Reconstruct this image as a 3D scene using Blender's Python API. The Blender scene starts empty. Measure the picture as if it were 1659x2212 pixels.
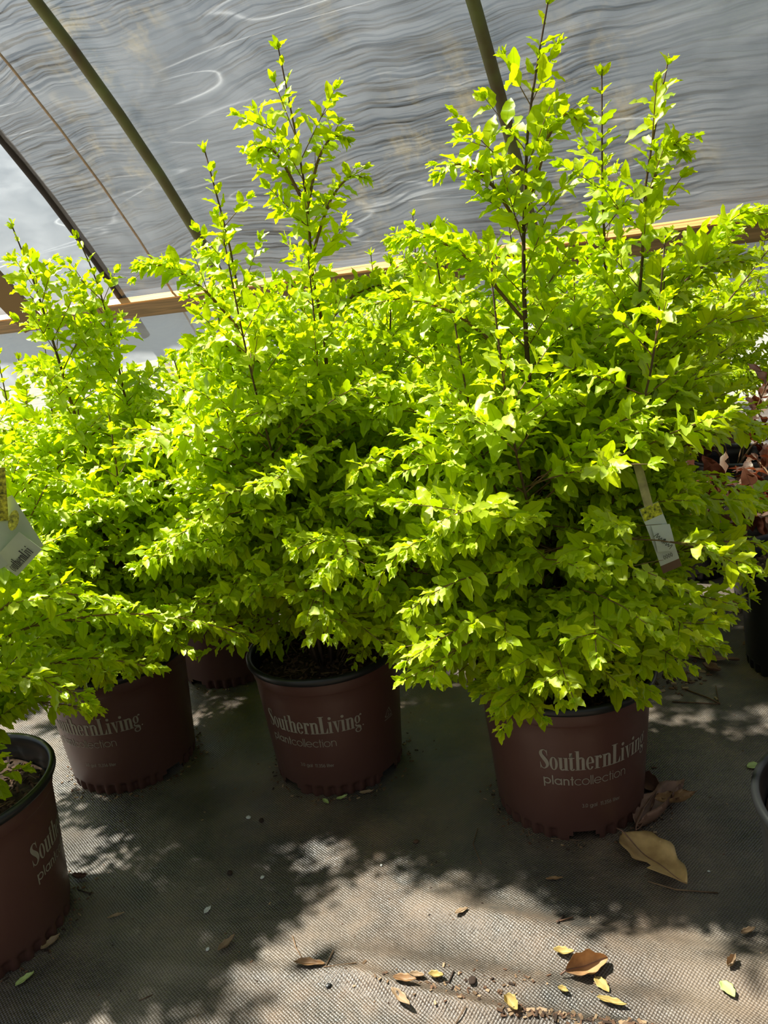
import bpy, math, random
import numpy as np
from mathutils import Vector, Matrix, noise as mn

# ------------------------------------------------------------------ camera, light, exposure
SC = bpy.context.scene
COL = SC.collection
W, H, FPX = 1659.0, 2212.0, 1675.9
PITCH, ROLL, CAMH = math.radians(15.655), math.radians(-6.751), 0.811
_fw = np.array([0, math.cos(PITCH), -math.sin(PITCH)]); _r0 = np.array([1.0, 0, 0]); _u0 = np.cross(_r0, _fw)
_r = math.cos(ROLL)*_r0 + math.sin(ROLL)*_u0
_u = -math.sin(ROLL)*_r0 + math.cos(ROLL)*_u0
CAMP = np.array([0, 0, CAMH])
cd = bpy.data.cameras.new('camera'); cam = bpy.data.objects.new('camera', cd); COL.objects.link(cam)
cam.matrix_world = Matrix(((_r[0], _u[0], -_fw[0], 0), (_r[1], _u[1], -_fw[1], 0), (_r[2], _u[2], -_fw[2], CAMH), (0, 0, 0, 1)))
cd.sensor_fit = 'VERTICAL'; cd.sensor_height = 36; cd.lens = 36*FPX/H; cd.clip_start = 0.02; cd.clip_end = 200
SC.camera = cam

SUN_DIR = Vector((-0.54, 0.21, 1.0)).normalized()      # towards the sun
SUN_STRENGTH, SKY_STRENGTH = 31.0, 0.45
sd = bpy.data.lights.new('sun', 'SUN'); so = bpy.data.objects.new('sun', sd); COL.objects.link(so)
sd.energy = SUN_STRENGTH; sd.angle = math.radians(1.8); sd.color = (1.0, 0.955, 0.86)
so.rotation_euler = SUN_DIR.to_track_quat('Z', 'Y').to_euler(); so.location = SUN_DIR*20
wd = bpy.data.worlds.new('sky'); SC.world = wd; wd.use_nodes = True
nt = wd.node_tree; bg = nt.nodes['Background']
tc = nt.nodes.new('ShaderNodeTexCoord'); sx = nt.nodes.new('ShaderNodeSeparateXYZ'); rp = nt.nodes.new('ShaderNodeValToRGB')
nt.links.new(tc.outputs['Generated'], sx.inputs[0]); nt.links.new(sx.outputs['Z'], rp.inputs[0]); nt.links.new(rp.outputs[0], bg.inputs[0])
rp.color_ramp.elements[0].position = 0.0; rp.color_ramp.elements[0].color = (0.62, 0.72, 0.78, 1)
rp.color_ramp.elements[1].position = 0.9; rp.color_ramp.elements[1].color = (0.45, 0.66, 0.95, 1)
# hazy sky, brighter on the sun's side
vd = nt.nodes.new('ShaderNodeVectorMath'); vd.operation = 'DOT_PRODUCT'; nt.links.new(tc.outputs['Generated'], vd.inputs[0]); vd.inputs[1].default_value = SUN_DIR
mr = nt.nodes.new('ShaderNodeMapRange'); nt.links.new(vd.outputs['Value'], mr.inputs[0]); mr.inputs[1].default_value = -0.1; mr.inputs[2].default_value = 0.95
mr.inputs[3].default_value = SKY_STRENGTH*0.45; mr.inputs[4].default_value = SKY_STRENGTH*1.8; nt.links.new(mr.outputs[0], bg.inputs[1])
vs = SC.view_settings; vs.view_transform = 'Standard'; vs.look = 'None'; vs.gamma = 1; vs.use_curve_mapping = False
vs.exposure = 0.12
SC.cycles.max_bounces = 9; SC.cycles.diffuse_bounces = 6; SC.cycles.glossy_bounces = 2; SC.cycles.transmission_bounces = 4
SC.cycles.transparent_max_bounces = 10; SC.cycles.caustics_reflective = False; SC.cycles.caustics_refractive = False
SC.cycles.sample_clamp_indirect = 6.0; SC.cycles.use_denoising = True

# ------------------------------------------------------------------ helpers
def ray(px, py):
    d = _fw + (px-W/2)/FPX*_r - (py-H/2)/FPX*_u
    return d/np.linalg.norm(d)
def at_z(px, py, z=0.0):
    d = ray(px, py); return CAMP + d*((z-CAMP[2])/d[2])
def at_y(px, py, Y):
    d = ray(px, py); return CAMP + d*(Y/d[1])

def tag(o, label=None, cat=None, group=None, kind=None):
    if label: o['label'] = label
    if cat: o['category'] = cat
    if group: o['group'] = group
    if kind: o['kind'] = kind
    return o
def empty(name, loc=(0, 0, 0), rz=0.0):
    o = bpy.data.objects.new(name, None); COL.objects.link(o); o.location = loc; o.rotation_euler = (0, 0, rz)
    o.empty_display_size = 0.05
    return o

class MB:
    """collects geometry and links it as one mesh object"""
    def __init__(s): s.v = []; s.f = []; s.m = []; s.uv = []; s.smooth = True
    def add(s, verts, faces, mi=0, uv=None):
        b = len(s.v); s.v.extend([tuple(map(float, q)) for q in verts])
        for k, f in enumerate(faces):
            s.f.append(tuple(i+b for i in f)); s.m.append(mi)
            if uv is not None: s.uv.append([uv[i] for i in f])
            else: s.uv.append([(0, 0)]*len(f))
    def box(s, c, size, mat3=None, mi=0):
        x, y, z = [q/2 for q in size]
        vs_ = [Vector((a, b, c_)) for a in (-x, x) for b in (-y, y) for c_ in (-z, z)]
        if mat3 is not None: vs_ = [mat3 @ q for q in vs_]
        vs_ = [q+Vector(c) for q in vs_]
        s.add(vs_, [(0, 1, 3, 2), (4, 6, 7, 5), (0, 4, 5, 1), (2, 3, 7, 6), (0, 2, 6, 4), (1, 5, 7, 3)], mi)
    def tube(s, pts, rad, n=6, mi=0, caps=True):
        pts = [Vector(p) for p in pts]; N = len(pts)
        rad = rad if hasattr(rad, '__len__') else [rad]*N
        vs_ = []; prev = None
        for i, p in enumerate(pts):
            t = (pts[min(i+1, N-1)]-pts[max(i-1, 0)])
            t = t.normalized() if t.length > 1e-9 else Vector((0, 0, 1))
            a = t.cross(Vector((0.13, 0.31, 0.94))) if prev is None else prev - t*prev.dot(t)
            if a.length < 1e-5: a = t.cross(Vector((1, 0, 0)))
            a.normalize(); prev = a; b = t.cross(a)
            for k in range(n):
                w = 2*math.pi*k/n; vs_.append(p+(a*math.cos(w)+b*math.sin(w))*rad[i])
        fs = [(i*n+k, i*n+(k+1) % n, (i+1)*n+(k+1) % n, (i+1)*n+k) for i in range(N-1) for k in range(n)]
        if caps: fs += [tuple(range(n))[::-1], tuple((N-1)*n+k for k in range(n))]
        s.add(vs_, fs, mi)
    def build(s, name, mats, parent=None, smooth=None):
        me = bpy.data.meshes.new(name); me.from_pydata(s.v, [], s.f)
        uvl = me.uv_layers.new(name='UVMap')
        flat = [c for f in s.uv for q in f for c in q]
        uvl.data.foreach_set('uv', flat)
        mats = mats if isinstance(mats, (list, tuple)) else [mats]
        for m in mats: me.materials.append(m)
        me.polygons.foreach_set('material_index', s.m)
        sm = s.smooth if smooth is None else smooth
        me.polygons.foreach_set('use_smooth', [sm]*len(s.f))
        me.update()
        o = bpy.data.objects.new(name, me); COL.objects.link(o)
        if parent: o.parent = parent
        return o

# ------------------------------------------------------------------ material helpers
def mat(name):
    m = bpy.data.materials.new(name); m.use_nodes = True; t = m.node_tree
    for n in list(t.nodes): t.nodes.remove(n)
    out = t.nodes.new('ShaderNodeOutputMaterial')
    def N(k, **kw):
        n = t.nodes.new('ShaderNode'+k)
        for a, b in kw.items():
            if a.startswith('i_'):
                key = a[2:].replace('_', ' '); n.inputs[int(key) if key.isdigit() else key].default_value = b
            else: setattr(n, a, b)
        return n
    def L(a, ao, b, bi): t.links.new(a.outputs[ao], b.inputs[bi])
    return m, N, L, out
def ramp(n, stops):
    cr = n.color_ramp
    while len(cr.elements) < len(stops): cr.elements.new(0.5)
    for e, (p, c) in zip(cr.elements, stops):
        e.position = p; e.color = (c, c, c, 1) if not hasattr(c, '__len__') else (*c, 1)
def simple(name, col, rough=0.5, var=0.15, scale=30, spec=0.4, bump=0.0, metal=0.0, col2=None):
    m, N, L, out = mat(name)
    p = N('BsdfPrincipled'); p.inputs['Roughness'].default_value = rough; p.inputs['Specular IOR Level'].default_value = spec
    p.inputs['Metallic'].default_value = metal
    c = N('TexCoord'); n = N('TexNoise'); n.inputs['Scale'].default_value = scale; n.inputs['Detail'].default_value = 4
    L(c, 'Object', n, 'Vector'); r = N('ValToRGB'); L(n, 0, r, 0)
    a = [max(0, q*(1-var)) for q in col]; b = [min(1, q*(1+var)) for q in (col2 or col)]
    ramp(r, [(0.3, a), (0.7, b)]); L(r, 0, p, 'Base Color')
    if bump:
        bn = N('Bump'); bn.inputs['Strength'].default_value = bump; bn.inputs['Distance'].default_value = 0.002
        L(n, 0, bn, 'Height'); L(bn, 0, p, 'Normal')
    L(p, 0, out, 0)
    return m

def leaf_material(name, base, tip, trans, gloss=0.10):
    m, N, L, out = mat(name)
    g = N('NewGeometry'); r = N('ValToRGB'); L(g, 'Random Per Island', r, 0)
    ramp(r, [(0.0, base), (0.5, [(a+b)/2 for a, b in zip(base, tip)]), (1.0, tip)])
    uv = N('UVMap'); s = N('SeparateXYZ'); L(uv, 0, s, 0)
    # midrib: a slightly paler line at u = 0.5
    a = N('Math', operation='SUBTRACT'); L(s, 0, a, 0); a.inputs[1].default_value = 0.5
    b = N('Math', operation='ABSOLUTE'); L(a, 0, b, 0)
    rr = N('ValToRGB'); L(b, 0, rr, 0); ramp(rr, [(0.015, 0.45), (0.05, 0.0)])
    mx = N('Mix', data_type='RGBA'); L(rr, 0, mx, 0); L(r, 0, mx, 6); mx.inputs[7].default_value = (base[0]*0.55, base[1]*0.62, base[2]*0.6, 1)
    d = N('BsdfDiffuse'); L(mx, 2, d, 'Color')
    tr = N('BsdfTranslucent')
    hs = N('Mix', data_type='RGBA', blend_type='MULTIPLY'); hs.inputs[0].default_value = 1; L(mx, 2, hs, 6); hs.inputs[7].default_value = (*trans, 1); L(hs, 2, tr, 'Color')
    m1 = N('MixShader'); m1.inputs[0].default_value = 0.56; L(d, 0, m1, 1); L(tr, 0, m1, 2)
    gl = N('BsdfGlossy'); gl.inputs['Roughness'].default_value = 0.52; gl.inputs['Color'].default_value = (1, 1, 0.85, 1)
    fr = N('Fresnel'); fr.inputs[0].default_value = 1.42
    fm = N('Math', operation='MULTIPLY'); L(fr, 0, fm, 0); fm.inputs[1].default_value = gloss*8
    m2 = N('MixShader'); L(fm, 0, m2, 0); L(m1, 0, m2, 1); L(gl, 0, m2, 2)
    L(m2, 0, out, 0)
    return m

def ground_material():
    m, N, L, out = mat('woven_ground_cover')
    c = N('TexCoord'); p = N('BsdfPrincipled')
    mp = N('Mapping'); mp.inputs['Rotation'].default_value = (0, 0, math.radians(4)); L(c, 'Object', mp, 'Vector')
    wn = N('TexNoise'); wn.inputs['Scale'].default_value = 6; L(c, 'Object', wn, 'Vector')
    wadd = N('VectorMath', operation='SCALE'); L(wn, 1, wadd, 0); wadd.inputs['Scale'].default_value = 0.012
    va = N('VectorMath', operation='ADD'); L(mp, 0, va, 0); L(wadd, 0, va, 1)
    s = N('SeparateXYZ'); L(va, 0, s, 0)
    def sine(axis, per, ph=0):
        a = N('Math', operation='MULTIPLY_ADD'); L(s, axis, a, 0); a.inputs[1].default_value = 2*math.pi/per; a.inputs[2].default_value = ph
        b = N('Math', operation='SINE'); L(a, 0, b, 0); return b
    sxn, syn = sine(0, 0.0048), sine(1, 0.0048)
    w = N('Math', operation='MULTIPLY'); L(sxn, 0, w, 0); L(syn, 0, w, 1)
    wr = N('MapRange'); L(w, 0, wr, 0); wr.inputs[1].default_value = -1; wr.inputs[2].default_value = 1
    # dust
    n1 = N('TexNoise'); n1.inputs['Scale'].default_value = 4.5; n1.inputs['Detail'].default_value = 8; n1.inputs['Roughness'].default_value = 0.62; L(c, 'Object', n1, 'Vector')
    n2 = N('TexNoise'); n2.inputs['Scale'].default_value = 38; n2.inputs['Detail'].default_value = 6; n2.inputs['Roughness'].default_value = 0.7; L(c, 'Object', n2, 'Vector')
    ad = N('Math', operation='MULTIPLY_ADD'); L(n2, 0, ad, 0); ad.inputs[1].default_value = 0.35; L(n1, 0, ad, 2)
    dr = N('ValToRGB'); L(ad, 0, dr, 0); ramp(dr, [(0.54, 0.05), (0.80, 0.95)])
    dw = N('Math', operation='MULTIPLY_ADD'); L(wr, 0, dw, 0); dw.inputs[1].default_value = 0.5; dw.inputs[2].default_value = 0.45
    dm = N('Math', operation='MULTIPLY', use_clamp=True); L(dr, 0, dm, 0); L(dw, 0, dm, 1)
    n3 = N('TexNoise'); n3.inputs['Scale'].default_value = 3; n3.inputs['Detail'].default_value = 3; L(c, 'Object', n3, 'Vector')
    cr = N('ValToRGB'); L(n3, 0, cr, 0); ramp(cr, [(0.38, (0.26, 0.16, 0.09)), (0.62, (0.24, 0.19, 0.135))])
    fab = N('ValToRGB'); L(wr, 0, fab, 0); ramp(fab, [(0.25, (0.018, 0.018, 0.016)), (0.8, (0.14, 0.13, 0.11))])
    mx = N('Mix', data_type='RGBA'); L(dm, 0, mx, 0); L(fab, 0, mx, 6); L(cr, 0, mx, 7)
    sc_ = N('TexNoise'); sc_.inputs['Scale'].default_value = 16; sc_.inputs['Detail'].default_value = 9; sc_.inputs['Roughness'].default_value = 0.8; L(c, 'Object', sc_, 'Vector')
    scr = N('ValToRGB'); L(sc_, 0, scr, 0); ramp(scr, [(0.60, 0.0), (0.72, 0.6)])
    mx3 = N('Mix', data_type='RGBA'); L(scr, 0, mx3, 0); L(mx, 2, mx3, 6); mx3.inputs[7].default_value = (0.42, 0.38, 0.31, 1)
    stn = N('TexNoise'); stn.inputs['Scale'].default_value = 7; stn.inputs['Detail'].default_value = 5; L(wadd, 0, stn, 'Vector') if False else L(c, 'Object', stn, 'Vector')
    str_ = N('ValToRGB'); L(stn, 0, str_, 0); ramp(str_, [(0.40, 0.62), (0.56, 1.0)])
    mx4 = N('Mix', data_type='RGBA', blend_type='MULTIPLY'); mx4.inputs[0].default_value = 1; L(mx3, 2, mx4, 6); L(str_, 0, mx4, 7)
    L(mx4, 2, p, 'Base Color')
    rg = N('MapRange'); L(dm, 0, rg, 0); rg.inputs[3].default_value = 0.30; rg.inputs[4].default_value = 0.7; L(rg, 0, p, 'Roughness')
    p.inputs['Specular IOR Level'].default_value = 0.9
    bp = N('Bump'); bp.inputs['Strength'].default_value = 0.7; bp.inputs['Distance'].default_value = 0.0012; L(wr, 0, bp, 'Height')
    b2 = N('Bump'); b2.inputs['Strength'].default_value = 0.35; b2.inputs['Distance'].default_value = 0.01; L(n2, 0, b2, 'Height'); L(bp, 0, b2, 'Normal')
    L(b2, 0, p, 'Normal'); L(p, 0, out, 0)
    return m

def film_material(milky=0.0):
    """clear greenhouse polythene, wrinkled and a little dirty; UV in metres (along the house, up the curve)"""
    m, N, L, out = mat('greenhouse_polythene')
    uv = N('UVMap')
    mp = N('Mapping'); mp.inputs['Scale'].default_value = (1.0, 2.2, 1); mp.inputs['Rotation'].default_value = (0, 0, 0.5); L(uv, 0, mp, 'Vector')
    n = N('TexNoise'); n.inputs['Scale'].default_value = 1.3; n.inputs['Detail'].default_value = 7; n.inputs['Roughness'].default_value = 0.55; n.inputs['Distortion'].default_value = 1.4; L(mp, 0, n, 'Vector')
    # crease lines: where ridged noise crosses the middle
    def crease(scale, rot, w, sc=(1, 1, 1)):
        q = N('Mapping'); q.inputs['Rotation'].default_value = (0, 0, rot); q.inputs['Scale'].default_value = sc; L(uv, 0, q, 'Vector')
        k = N('TexNoise'); k.inputs['Scale'].default_value = scale; k.inputs['Detail'].default_value = 1.5; k.inputs['Distortion'].default_value = 0.15; L(q, 0, k, 'Vector')
        a = N('Math', operation='SUBTRACT'); L(k, 0, a, 0); a.inputs[1].default_value = 0.5
        b = N('Math', operation='ABSOLUTE'); L(a, 0, b, 0)
        r = N('ValToRGB'); L(b, 0, r, 0); ramp(r, [(0.0, 1.0), (w, 0.0)]); return r
    c1 = crease(1.0, 0.95, 0.006, (0.35, 2.2, 1)); c2 = crease(1.2, -0.35, 0.005, (0.3, 2.4, 1))
    gate = N('TexNoise'); gate.inputs['Scale'].default_value = 1.1; L(uv, 0, gate, 'Vector')
    gr = N('ValToRGB'); L(gate, 0, gr, 0); ramp(gr, [(0.48, 0.0), (0.66, 1.0)])
    mxc = N('Math', operation='MAXIMUM'); L(c1, 0, mxc, 0); L(c2, 0, mxc, 1)
    cg = N('Math', operation='MULTIPLY'); L(mxc, 0, cg, 0); L(gr, 0, cg, 1)
    hz = N('ValToRGB'); L(n, 0, hz, 0); ramp(hz, [(0.32, 0.04+milky), (0.72, 0.13+milky*2)])
    hz2 = N('Math', operation='MULTIPLY_ADD', use_clamp=True); L(cg, 0, hz2, 0); hz2.inputs[1].default_value = 0.22; L(hz, 0, hz2, 2)
    tp = N('BsdfTransparent'); tp.inputs[0].default_value = (0.86, 0.88, 0.88, 1)
    tl = N('BsdfTranslucent'); tl.inputs[0].default_value = (0.80, 0.84, 0.86, 1)
    m1 = N('MixShader'); L(hz2, 0, m1, 0); L(tp, 0, m1, 1); L(tl, 0, m1, 2)
    gl = N('BsdfGlossy'); gl.inputs['Roughness'].default_value = 0.25
    bp = N('Bump'); bp.inputs['Strength'].default_value = 0.6; bp.inputs['Distance'].default_value = 0.03; L(n, 0, bp, 'Height'); L(bp, 0, gl, 'Normal')
    m2 = N('MixShader'); m2.inputs[0].default_value = 0.05; L(m1, 0, m2, 1); L(gl, 0, m2, 2)
    df = N('BsdfDiffuse'); df.inputs[0].default_value = (0.66, 0.68, 0.66, 1)
    m3 = N('MixShader'); m3.inputs[0].default_value = 0.07; L(m2, 0, m3, 1); L(df, 0, m3, 2)
    L(m3, 0, out, 0)
    return m

def cloth_material():
    """black knitted shade cloth: fine rows running along the house, bunched in waves; debris resting on it"""
    m, N, L, out = mat('shade_cloth_knit')
    uv = N('UVMap')
    big = N('TexNoise'); big.inputs['Scale'].default_value = 1.1; big.inputs['Detail'].default_value = 3; big.inputs['Roughness'].default_value = 0.5; L(uv, 0, big, 'Vector')
    sh = N('VectorMath', operation='SCALE'); L(big, 1, sh, 0); sh.inputs['Scale'].default_value = 0.30
    ad = N('VectorMath', operation='ADD'); L(uv, 0, ad, 0); L(sh, 0, ad, 1)
    s = N('SeparateXYZ'); L(ad, 0, s, 0)
    def rows(per, lo, hi):
        cm = N('CombineXYZ'); a = N('Math', operation='MULTIPLY'); L(s, 1, a, 0); a.inputs[1].default_value = 1/per
        b = N('Math', operation='MULTIPLY'); L(s, 0, b, 0); b.inputs[1].default_value = 0.9
        L(b, 0, cm, 0); L(a, 0, cm, 1)
        k = N('TexNoise'); k.inputs['Scale'].default_value = 1; k.inputs['Detail'].default_value = 2; L(cm, 0, k, 'Vector')
        r = N('ValToRGB'); L(k, 0, r, 0); ramp(r, [(lo, 0.0), (hi, 1.0)]); return r
    r1 = rows(0.015, 0.50, 0.60); r2 = rows(0.08, 0.45, 0.70)
    pat = N('TexNoise'); pat.inputs['Scale'].default_value = 0.8; pat.inputs['Detail'].default_value = 2; L(uv, 0, pat, 'Vector')
    pr = N('ValToRGB'); L(pat, 0, pr, 0); ramp(pr, [(0.40, 0.25), (0.62, 1.0)])
    l1 = N('Math', operation='MULTIPLY'); L(r1, 0, l1, 0); L(pr, 0, l1, 1)
    a1 = N('Math', operation='MULTIPLY_ADD'); L(l1, 0, a1, 0); a1.inputs[1].default_value = 0.42; a1.inputs[2].default_value = CLOTH
    a2 = N('Math', operation='MULTIPLY_ADD', use_clamp=True); L(r2, 0, a2, 0); a2.inputs[1].default_value = 0.09; L(a1, 0, a2, 2)
    # leaf debris lying on the cloth: ochre blotches
    db = N('TexNoise'); db.inputs['Scale'].default_value = 5.5; db.inputs['Detail'].default_value = 6; db.inputs['Roughness'].default_value = 0.7; L(uv, 0, db, 'Vector')
    dg = N('TexNoise'); dg.inputs['Scale'].default_value = 0.9; dg.inputs['Detail'].default_value = 1; L(uv, 0, dg, 'Vector')
    dgr = N('ValToRGB'); L(dg, 0, dgr, 0); ramp(dgr, [(0.46, 0.0), (0.62, 1.0)])
    dbr = N('ValToRGB'); L(db, 0, dbr, 0); ramp(dbr, [(0.50, 0.0), (0.74, 0.22)])
    dmm = N('Math', operation='MULTIPLY'); L(dgr, 0, dmm, 0); L(dbr, 0, dmm, 1)
    black = N('BsdfDiffuse'); black.inputs[0].default_value = (0.035, 0.04, 0.045, 1)
    tp = N('BsdfTransparent')
    m1 = N('MixShader'); L(a2, 0, m1, 0); L(tp, 0, m1, 1); L(black, 0, m1, 2)
    dt = N('BsdfTranslucent'); dt.inputs[0].default_value = (0.30, 0.22, 0.07, 1)
    m2 = N('MixShader'); L(dmm, 0, m2, 0); L(m1, 0, m2, 1); L(dt, 0, m2, 2)
    L(m2, 0, out, 0)
    return m
CLOTH = 0.50

def wood_material(name, a, b, rough=0.6):
    m, N, L, out = mat(name)
    c = N('UVMap'); mp = N('Mapping'); mp.inputs['Scale'].default_value = (1.2, 26, 1); L(c, 0, mp, 'Vector')
    n = N('TexNoise'); n.inputs['Scale'].default_value = 1.6; n.inputs['Detail'].default_value = 5; n.inputs['Distortion'].default_value = 1.0; L(mp, 0, n, 'Vector')
    r = N('ValToRGB'); L(n, 0, r, 0); ramp(r, [(0.35, a), (0.65, b)])
    p = N('BsdfPrincipled'); p.inputs['Roughness'].default_value = rough; L(r, 0, p, 'Base Color'); L(p, 0, out, 0)
    return m

M = {}
M['leaf'] = leaf_material('golden_privet_leaf', (0.48, 0.67, 0.006), (0.77, 0.89, 0.010), (1.0, 1.0, 0.6), 0.012)
M['leaf_red'] = leaf_material('bronze_leaf', (0.10, 0.035, 0.02), (0.22, 0.09, 0.045), (1, 0.6, 0.4), 0.012)
M['leaf_dark'] = leaf_material('dull_green_leaf', (0.04, 0.09, 0.02), (0.08, 0.14, 0.03), (0.8, 1, 0.5), 0.12)
M['stem'] = simple('privet_bark', (0.10, 0.06, 0.035), 0.75, 0.35, 60, bump=0.4)
M['twig'] = simple('young_twig', (0.19, 0.11, 0.05), 0.6, 0.3, 50)
M['pot'] = simple('maroon_plastic', (0.112, 0.048, 0.036), 0.38, 0.07, 14, spec=0.45, col2=(0.108, 0.048, 0.037))
M['black'] = simple('black_plastic', (0.014, 0.015, 0.015), 0.36, 0.1, 20, spec=0.5)
M['ink'] = simple('silver_print', (0.33, 0.30, 0.24), 0.6, 0.05, 90)
M['soil'] = simple('potting_bark', (0.045, 0.027, 0.016), 0.95, 0.6, 90, bump=0.8, col2=(0.06, 0.035, 0.02))
M['chip1'] = simple('dark_bark_chip', (0.05, 0.03, 0.02), 0.9, 0.4, 40)
M['chip2'] = simple('brown_bark_chip', (0.14, 0.075, 0.042), 0.9, 0.4, 40)
M['chip3'] = simple('tan_bark_chip', (0.20, 0.125, 0.07), 0.9, 0.4, 40)
M['ground'] = ground_material()
M['film'] = film_material()
M['film_low'] = film_material(0.16)
M['cloth'] = cloth_material()
M['pipe'] = simple('weathered_galvanised_pipe', (0.13, 0.10, 0.045), 0.6, 0.35, 5, spec=0.4, col2=(0.10, 0.13, 0.04))
M['darkstrip'] = simple('black_cloth_hem', (0.02, 0.018, 0.016), 0.8, 0.2, 30)
M['cord'] = simple('tan_cord', (0.42, 0.33, 0.24), 0.8, 0.2, 30)
M['wood'] = wood_material('treated_pine', (0.15, 0.105, 0.035), (0.30, 0.20, 0.08))
M['wood_top'] = wood_material('sunlit_pine', (0.60, 0.27, 0.06), (0.78, 0.42, 0.12))  # orange holds the sunlight on the board's top edge, painted into the wood colour
M['dead1'] = simple('dry_brown_leaf', (0.30, 0.155, 0.07), 0.5, 0.35, 45, spec=0.4, col2=(0.42, 0.25, 0.11))
M['dead2'] = simple('dark_dry_leaf', (0.24, 0.13, 0.085), 0.5, 0.35, 45, spec=0.4)
M['dead3'] = simple('yellow_fallen_leaf', (0.50, 0.37, 0.12), 0.6, 0.25, 60)
M['dead4'] = simple('pale_dry_leaf', (0.38, 0.26, 0.15), 0.6, 0.25, 60)
M['tan'] = simple('tan_dry_leaf', (0.42, 0.24, 0.09), 0.45, 0.25, 28, spec=0.5, col2=(0.62, 0.40, 0.17))  # base colour raised to carry the sun patch on the largest leaf
M['green_fallen'] = simple('pale_green_fallen_leaf', (0.48, 0.58, 0.20), 0.6, 0.2, 60)
M['white'] = simple('white_tag_card', (0.62, 0.66, 0.66), 0.45, 0.03, 20)
M['tagbrown'] = simple('brown_tag_print', (0.17, 0.09, 0.06), 0.5, 0.05, 20)
M['tagdark'] = simple('black_tag_print', (0.02, 0.02, 0.02), 0.6, 0.05, 20)
M['taggreen'] = simple('printed_foliage_picture', (0.12, 0.16, 0.01), 0.45, 0.7, 260, col2=(0.5, 0.5, 0.03))
M['taggrey'] = simple('grey_green_tag_card', (0.50, 0.58, 0.38), 0.45, 0.1, 20)
M['strap'] = simple('clear_tag_strap', (0.42, 0.36, 0.17), 0.3, 0.4, 60)
M['pebble'] = simple('white_pebble', (0.7, 0.7, 0.66), 0.6, 0.1, 60)

# ------------------------------------------------------------------ the tunnel
AZ = math.radians(29.13)
WD = Vector((math.cos(AZ), -math.sin(AZ), 0)); WN = Vector((-math.sin(AZ), -math.cos(AZ), 0))   # along the wall, and inwards
WDIST, ZB, RA, F0 = 4.488, 0.977, 7.636, 0.545
S_EDGE = -4.573
def shell(s, arc, off=0.0):
    """point on the curved roof: s along the house, arc metres up the curve from the hip board, off outwards"""
    phi = F0 + arc/RA
    n = RA*(math.cos(F0)-math.cos(phi)) - off*math.cos(phi); z = ZB + RA*(math.sin(phi)-math.sin(F0)) + off*math.sin(phi)
    return -WN*WDIST + WD*s + WN*n + Vector((0, 0, z))
ARC_MAX = RA*(math.pi-2*F0)

def hf(x, y):
    return mn.fractal(Vector((x, y, 3.1)), 1.0, 2.0, 3)
def sheet(name, s0, s1, a0, a1, ds, da, off, amp, material):
    b = MB(); ns = int((s1-s0)/ds)+1; na = int((a1-a0)/da)+1; vs_ = []; uv = []
    for i in range(ns):
        s = s0+(s1-s0)*i/(ns-1)
        for j in range(na):
            a = a0+(a1-a0)*j/(na-1)
            k = amp*hf(s*0.9, a*1.4)
            vs_.append(shell(s, a, off+k)); uv.append((s, a))
    fs = [(i*na+j, (i+1)*na+j, (i+1)*na+j+1, i*na+j+1) for i in range(ns-1) for j in range(na-1)]
    b.add(vs_, fs, 0, uv); return b.build(name, material)

film = sheet('ceiling', -9, 7, 0.0, ARC_MAX, 0.16, 0.16, 0.03, 0.012, M['film']); tag(film, kind='structure')
cloth = sheet('shade_cloth', S_EDGE, 7, 0.03, ARC_MAX, 0.16, 0.16, 0.075, 0.012, M['cloth'])
tag(cloth, 'black knitted shade cloth stretched over the polythene roof', 'shade cloth')
# lower skirt of film from the hip board down to the ground
b = MB(); vs_ = []; uv = []; ns, nz = 90, 10
for i in range(ns+1):
    s = -9+16*i/ns
    for j in range(nz+1):
        f = j/nz; z = ZB*f
        off = 0.26*(1-f)+0.01*hf(s*3, z*3)
        p = -WN*WDIST + WD*s - WN*(off) + Vector((0, 0, z)); vs_.append(p); uv.append((s, z-3))
b.add(vs_, [(i*(nz+1)+j, (i+1)*(nz+1)+j, (i+1)*(nz+1)+j+1, i*(nz+1)+j+1) for i in range(ns) for j in range(nz)], 0, uv)
tag(b.build('wall_back', M['film_low']), kind='structure')

def rotm(x, y, z):
    return Matrix((x, y, z)).transposed()
# hip board: a doubled plank leaning with the curve, with a cap strip coloured as its sunlit top edge
tz = Vector((WN.x*math.sin(F0), WN.y*math.sin(F0), math.cos(F0))); tn = WD.cross(tz)
def plank(name, s0, s1, lo, hi, d0, d1, mi, parent=None):
    b = MB(); vs_ = []; uv = []
    base = -WN*WDIST + Vector((0, 0, ZB))
    n_in = WN*math.cos(F0) - Vector((0, 0, math.sin(F0)))
    for s in (s0, s1):
        for (h, d) in ((lo, d0), (lo, d1), (hi, d1), (hi, d0)):
            vs_.append(base + WD*s + tz*h + n_in*d)
    P = [(0, 1, 2, 3), (7, 6, 5, 4), (0, 4, 5, 1), (1, 5, 6, 2), (2, 6, 7, 3), (3, 7, 4, 0)]
    uvs = []
    for f in P:
        bb = len(b.v); b.v.extend([tuple(vs_[i]) for i in f]); b.f.append(tuple(range(bb, bb+4))); b.m.append(0)
        q = []
        for i in f:
            p = vs_[i]; q.append((p.dot(WD), p.dot(tz)+0.6*p.dot(n_in)))
        b.uv.append(q)
    o = b.build(name, mi, parent, smooth=False); return o
o = plank('trim_1', -7.2, 6, -0.125, 0.0, -0.02, 0.05, M['wood']); tag(o, kind='structure')
o = plank('trim_2', -7.2, 6, 0.0, 0.012, -0.02, 0.058, M['wood_top']); tag(o, kind='structure')

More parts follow.
